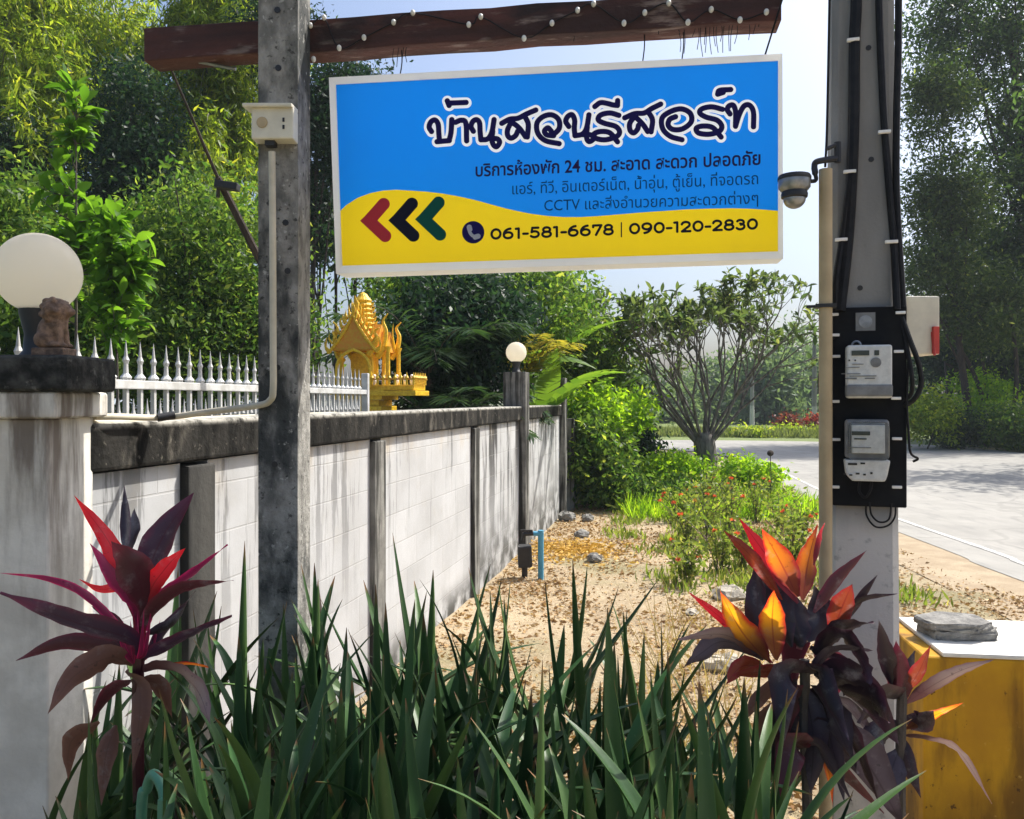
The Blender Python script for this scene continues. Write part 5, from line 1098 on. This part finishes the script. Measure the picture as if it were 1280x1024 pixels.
# ------------------------------------------------------------------ cordylines
def cordmat(name, c_mid, c_edge, trans, tm=1.6, rough=.35):
    m, nt, b = newmat(name); uv = N(nt, 'ShaderNodeUVMap'); sp_ = N(nt, 'ShaderNodeSeparateXYZ'); nt.links.new(uv.outputs[0], sp_.inputs[0])
    wv_ = N(nt, 'ShaderNodeMath', operation='ABSOLUTE'); nt.links.new(sp_.outputs[0], wv_.inputs[0])
    ad = N(nt, 'ShaderNodeMath', operation='MULTIPLY_ADD'); nt.links.new(noise(nt, 30, 5, (1, 1, 1)), ad.inputs[0]); ad.inputs[1].default_value = .7; nt.links.new(wv_.outputs[0], ad.inputs[2])
    f = mrange(nt, ad.outputs[0], .85, 1.35)
    tip = mul(nt, mrange(nt, sp_.outputs[1], .72, 1.0), .9); mx = N(nt, 'ShaderNodeMath', operation='MAXIMUM'); nt.links.new(f, mx.inputs[0]); nt.links.new(tip, mx.inputs[1])
    col = mix(nt, mx.outputs[0], c_mid, c_edge)
    wt = N(nt, 'ShaderNodeTexWave'); cb_ = N(nt, 'ShaderNodeCombineXYZ'); m2 = N(nt, 'ShaderNodeMath', operation='MULTIPLY_ADD'); nt.links.new(wv_.outputs[0], m2.inputs[0]); m2.inputs[1].default_value = -.35; nt.links.new(sp_.outputs[1], m2.inputs[2])
    nt.links.new(m2.outputs[0], cb_.inputs[0]); wt.inputs['Scale'].default_value = 17; wt.inputs['Distortion'].default_value = .6; nt.links.new(cb_.outputs[0], wt.inputs['Vector'])
    col = mix(nt, mul(nt, wt.outputs['Fac'], .22), col, tuple(x*.45 for x in c_edge))
    col = mix(nt, mul(nt, mrange(nt, noise(nt, 22, 8, None, .7), .52, .70), .35), col, tuple(.22+.3*x for x in c_mid)); col = mix(nt, mul(nt, mrange(nt, noise(nt, 55, 5), .62, .70), .6), col, tuple(.25*x for x in c_mid))
    rib = mrange(nt, wv_.outputs[0], .09, .03); col = mix(nt, mul(nt, rib, .6), col, tuple(x*.5 for x in c_edge))
    if max(c_mid) > .3: col = mix(nt, mul(nt, mrange(nt, sp_.outputs[1], .62, .22), .85), col, (.07, .012, .02))
    nt.links.new(col, b.inputs['Base Color']); b.inputs['Roughness'].default_value = rough; bump(nt, b, wt.outputs['Fac'], .25, .003)
    t = N(nt, 'ShaderNodeBsdfTranslucent'); vm = N(nt, 'ShaderNodeVectorMath', operation='SCALE'); vm.inputs[3].default_value = tm; nt.links.new(col, vm.inputs[0]); nt.links.new(vm.outputs[0], t.inputs[0])
    ms = N(nt, 'ShaderNodeMixShader'); ms.inputs[0].default_value = trans; nt.links.new(b.outputs[0], ms.inputs[1]); nt.links.new(t.outputs[0], ms.inputs[2]); nt.links.new(ms.outputs[0], nt.nodes['Material Output'].inputs[0]); return m
CM = dict(red=cordmat('cordyline_red', (.62, .022, .035), (.70, .012, .02), .5, 2.4), maroon=cordmat('cordyline_maroon', (.06, .012, .018), (.13, .012, .03), .25), purple=cordmat('cordyline_purple', (.04, .018, .045), (.10, .012, .04), .2),
          magenta=cordmat('cordyline_magenta', (.22, .012, .06), (.55, .014, .12), .4, 2.0), brown=cordmat('cordyline_brown', (.14, .06, .04), (.20, .09, .06), .2, 1.3, .55), pale=cordmat('cordyline_pale', (.34, .24, .21), (.26, .15, .15), .2, 1.2, .45),
          orange=cordmat('cordyline_orange', (.60, .17, .012), (.46, .014, .014), .55, 1.9), yellow=cordmat('cordyline_yellow', (.74, .33, .012), (.52, .03, .012), .55, 1.8), dark=cordmat('cordyline_dark', (.018, .010, .018), (.045, .012, .025), .12, 1.3, .3), redbrown=cordmat('cordyline_redbrown', (.22, .04, .015), (.25, .015, .02), .5), grey=cordmat('cordyline_greyish', (.075, .055, .075), (.05, .03, .045), .15, 1.2, .35))
def cleaf(pts, W, m, par, o, tilt=0, tp=0, fold=.22, name='leaf', label=None):
    sp_ = cat(pts, 14 if len(pts) == 2 else 7); n = len(sp_)-1; vs = []; uvs = []
    for i, p in enumerate(sp_):
        t = i/n; tt = (sp_[min(i+1, n)]-sp_[max(i-1, 0)]).normalized(); view = Vector(p).normalized(); sd_ = tt.cross(view).normalized(); sd_.rotate(Matrix.Rotation(tilt+.25*math.sin(2.5*t), 3, tt)); nr = sd_.cross(tt)
        q = max(0, (t-tp)/(1-tp)); wd = (W*max(.13 if q < .5 else 0, math.sin(math.pi*q**.8)**1.08)) if t < 1 else 0
        rip = .05*W*math.sin(7*t+W*400)+random.gauss(0, .025)*W; wd *= 1+random.gauss(0, .035); sd_ = sd_*(1+.04*math.sin(23*t+W*900))
        for k, s in enumerate((-1, -.5, 0, .5, 1)): vs.append(p-o+sd_*s*wd*.5+nr*(fold*wd*(s*s-.3)*.6+rip*s)); uvs.append((s, t))
    fs = [(i*5+k, i*5+k+1, (i+1)*5+k+1, (i+1)*5+k) for i in range(n) for k in range(4)]
    me = bpy.data.meshes.new(name); me.from_pydata(vs, [], fs); ul = me.uv_layers.new(name='UVMap')
    for lp_ in me.loops: ul.data[lp_.index].uv = uvs[lp_.vertex_index]
    for q in me.polygons: q.use_smooth = True
    ob = link(name, me, m, par)
    if label: ob['label'] = label
    return ob
def cordyline(label, root_px, d0, stem_px, leaves, conv, stems=None, rw=.014, neck=None):
    r = P(*conv(*root_px), d0); o = Vector((r.x, d0, GZ(r.x, d0))); t = empty('cordyline_plant', o, 0, label, 'plant', 'red-leaved cordylines')
    mb = MB()
    for st in [stem_px]+(stems or []):
        pts = [Vector((P(*conv(*st[0]), d0).x, d0, 0))]+[P(*conv(*q), d0) for q in st]; mb.tube([p-o for p in cat(pts, 5)], rw, 8)
    mb.build('stem', CM['maroon'] if rw > .0139 else m_bark2, t, smooth=True)
    for i, (pp, wpx, col, dd) in enumerate(leaves):
        tp = 0
        if neck and pp[0][1] < neck[1]-40 and abs(pp[0][0]-neck[0]) < 120 and col != 'dark':
            pp = [(neck[0]+(pp[0][0]-neck[0])*.25+random.uniform(-10, 10), neck[1]-random.uniform(0, 70))]+list(pp); tp = .8/(len(pp)-1)*.8
        k = len(pp)-1; pts = [P(*conv(*q), d0+dd*(j/k)) for j, q in enumerate(pp)]
        cleaf(pts, wpx/conv.s/F*d0*(.86 if col in ('orange', 'yellow', 'redbrown') else .95), CM[col], t, o, random.uniform(-.35, .35), tp, label={'red': 'bright red young leaf', 'orange': 'orange leaf glowing in the sun', 'yellow': 'golden yellow leaf with red edges', 'pale': 'dry pale curling leaf', 'brown': 'brown hanging dry leaf'}.get(col))
    return t
class Conv:
    def __init__(s, u0, v0, k): s.u0, s.v0, s.s = u0, v0, k
    def __call__(s, x, y): return (s.u0+x/s.s, s.v0+y/s.s)
cl_ = Conv(0, 600, 2.414)
cordyline('red and purple leaved cordyline before the white wall at the left', (420, 1020), 1.95, [(418, 1020), (416, 700), (418, 560), (424, 470)], [
    ([(400, 360), (330, 190), (222, 45)], 66, 'red', .06), ([(430, 350), (400, 260), (335, 185)], 112, 'maroon', -.10), ([(410, 380), (345, 290), (270, 190)], 62, 'magenta', .02), ([(432, 330), (490, 170), (585, 38)], 112, 'purple', .12),
    ([(445, 360), (500, 265), (560, 205)], 62, 'red', -.04), ([(460, 370), (570, 290), (687, 195)], 52, 'magenta', .1), ([(440, 420), (540, 330), (705, 303)], 52, 'maroon', -.1), ([(430, 360), (500, 290), (540, 230)], 40, 'maroon', .05),
    ([(400, 500), (270, 355), (150, 300), (-10, 280)], 26, 'magenta', -.05), ([(395, 480), (220, 425), (0, 340)], 96, 'purple', -.14), ([(390, 510), (200, 490), (48, 545)], 58, 'maroon', .05), ([(400, 560), (330, 535), (220, 595), (143, 708)], 84, 'brown', -.15),
    ([(380, 575), (425, 650), (400, 885)], 72, 'brown', -.08), ([(430, 540), (540, 480), (700, 410)], 66, 'purple', -.08), ([(420, 570), (520, 570), (595, 630), (635, 740)], 92, 'pale', -.14), ([(470, 570), (560, 555), (645, 568)], 26, 'orange', .05),
    ([(300, 730), (215, 790), (205, 910)], 62, 'brown', .05), ([(350, 740), (320, 830), (305, 985)], 60, 'brown', -.05), ([(378, 220), (378, 120), (375, 15)], 34, 'dark', .15), ([(395, 220), (405, 150), (405, 85)], 42, 'dark', .2),
    ([(440, 440), (480, 300), (520, 270)], 40, 'magenta', .0), ([(420, 430), (380, 330), (300, 330), (240, 300)], 34, 'red', .05), ([(430, 470), (520, 430), (570, 360)], 40, 'dark', .1)]+[([(415+random.uniform(-12, 12), 600-random.uniform(0, 60)), (415+q*.5, 520), (415+q, 420+random.uniform(-60, 20))], 17, 'magenta', random.uniform(-.06, .06)) for q in (-70, -45, -22, 0, 20, 45, 70)]+[([(425, 560), (500, 450), (590, 335)], 58, 'purple', .1), ([(405, 540), (340, 430), (275, 380)], 50, 'maroon', .08), ([(420, 600), (480, 620), (520, 720)], 56, 'brown', .05), ([(405, 600), (330, 640), (270, 740)], 50, 'maroon', .1)], cl_, neck=(415, 575))
cr_ = Conv(820, 620, 2.535)
cordyline('orange and dark purple cordyline growing against the utility pole', (480, 1020), 2.02, [(480, 1020), (470, 760), (472, 600), (470, 520)], [
    ([(450, 340), (350, 190), (262, 68)], 56, 'red', .06), ([(400, 330), (300, 190), (212, 108)], 48, 'redbrown', .0), ([(450, 320), (395, 210), (335, 102)], 96, 'orange', -.06), ([(465, 330), (480, 210), (512, 90)], 92, 'orange', .02), ([(500, 220), (520, 130), (535, 85)], 24, 'red', .05),
    ([(370, 530), (210, 390), (100, 303)], 34, 'red', -.06), ([(360, 530), (270, 425), (203, 300)], 100, 'yellow', -.12), ([(380, 520), (368, 400), (375, 300)], 94, 'yellow', -.14), ([(330, 480), (320, 330), (322, 195)], 84, 'dark', .06), ([(430, 480), (380, 330), (330, 240)], 90, 'dark', .08),
    ([(555, 450), (590, 350), (622, 278)], 84, 'redbrown', -.05), ([(500, 370), (570, 270), (668, 172)], 52, 'maroon', .03), ([(560, 400), (650, 330), (765, 310)], 26, 'dark', -.05), ([(600, 400), (650, 320), (702, 250)], 28, 'dark', -.04),
    ([(460, 480), (440, 380), (430, 300)], 110, 'dark', .04), ([(480, 460), (520, 380), (500, 280)], 110, 'dark', .06), ([(520, 480), (600, 420), (690, 400)], 100, 'dark', -.06), ([(500, 500), (580, 440), (650, 520), (680, 600)], 110, 'dark', -.12),
    ([(340, 520), (220, 440), (70, 455)], 56, 'pale', -.1), ([(350, 520), (220, 460), (140, 500), (85, 545)], 66, 'grey', -.12), ([(340, 540), (270, 540), (220, 600)], 70, 'redbrown', -.1), ([(480, 570), (560, 490), (690, 490)], 52, 'grey', -.1),
    ([(490, 600), (560, 690), (640, 880)], 120, 'grey', -.14), ([(500, 560), (640, 600), (770, 790)], 150, 'dark', -.10), ([(520, 700), (660, 830), (790, 1060)], 140, 'grey', -.05), ([(470, 600), (500, 760), (490, 940)], 110, 'grey', -.05), ([(440, 580), (400, 780), (390, 960)], 110, 'dark', .02),
    ([(430, 560), (330, 640), (270, 720)], 50, 'brown', -.02), ([(450, 700), (540, 850), (560, 980)], 40, 'orange', .05), ([(430, 640), (340, 720), (300, 900)], 60, 'brown', .1), ([(420, 600), (380, 560), (300, 560), (240, 570)], 60, 'redbrown', -.08), ([(560, 600), (680, 640), (740, 720)], 120, 'dark', -.14)]+[([(470+random.uniform(-10, 60), y0), (470+sx_*random.uniform(60, 130), y0+random.uniform(-20, 70)), (470+sx_*random.uniform(100, 240), y0+random.uniform(120, 260))], random.uniform(70, 115), random.choice(('dark', 'dark', 'grey', 'maroon')), random.uniform(-.16, .16)) for y0 in (480, 560, 640, 720, 800) for sx_ in (-.45, .7, 1.2)], cr_, rw=.013)
cordyline('smaller dark cordyline with dry curled tips by the yellow stand', (770, 1020), 2.16, [(775, 1020), (775, 800), (780, 600)], [
    ([(790, 620), (830, 560), (872, 470)], 62, 'redbrown', -.05), ([(780, 660), (770, 560), (762, 460)], 84, 'maroon', -.03), ([(760, 620), (730, 500), (705, 390)], 56, 'dark', -.05), ([(790, 660), (860, 610), (960, 555), (1072, 518)], 48, 'pale', -.1), ([(790, 740), (870, 700), (975, 655)], 44, 'yellow', -.06),
    ([(780, 760), (860, 770), (960, 810), (1064, 975)], 48, 'pale', -.12), ([(790, 700), (840, 720), (880, 680)], 90, 'dark', -.04), ([(770, 720), (700, 760), (650, 860)], 90, 'dark', -.08), ([(780, 760), (800, 850), (840, 960)], 50, 'dark', -.04), ([(775, 640), (720, 640), (640, 720)], 110, 'dark', -.1),
    ([(785, 640), (800, 560), (820, 490)], 60, 'dark', .04), ([(770, 800), (740, 900), (750, 1010)], 90, 'grey', -.06)], cr_, rw=.0135)

# hose
hp = [P(176, 1040, 1.75), P(184, 985, 1.75), P(192, 968, 1.73), P(203, 985, 1.70), P(206, 1010, 1.68), P(204, 1045, 1.67)]
hp = [Vector((hp[0].x-.02, 1.78, 0))]+hp+[Vector((hp[-1].x+.02, 1.66, 0))]
mb = MB(); mb.tube(cat(hp, 8), .011, 10); tag(mb.build('garden_hose', mat('green_hose', (.06, .2, .12), (.09, .26, .15), 8, .4), smooth=True), 'green garden hose loop among the aloes at the lower left', 'hose')
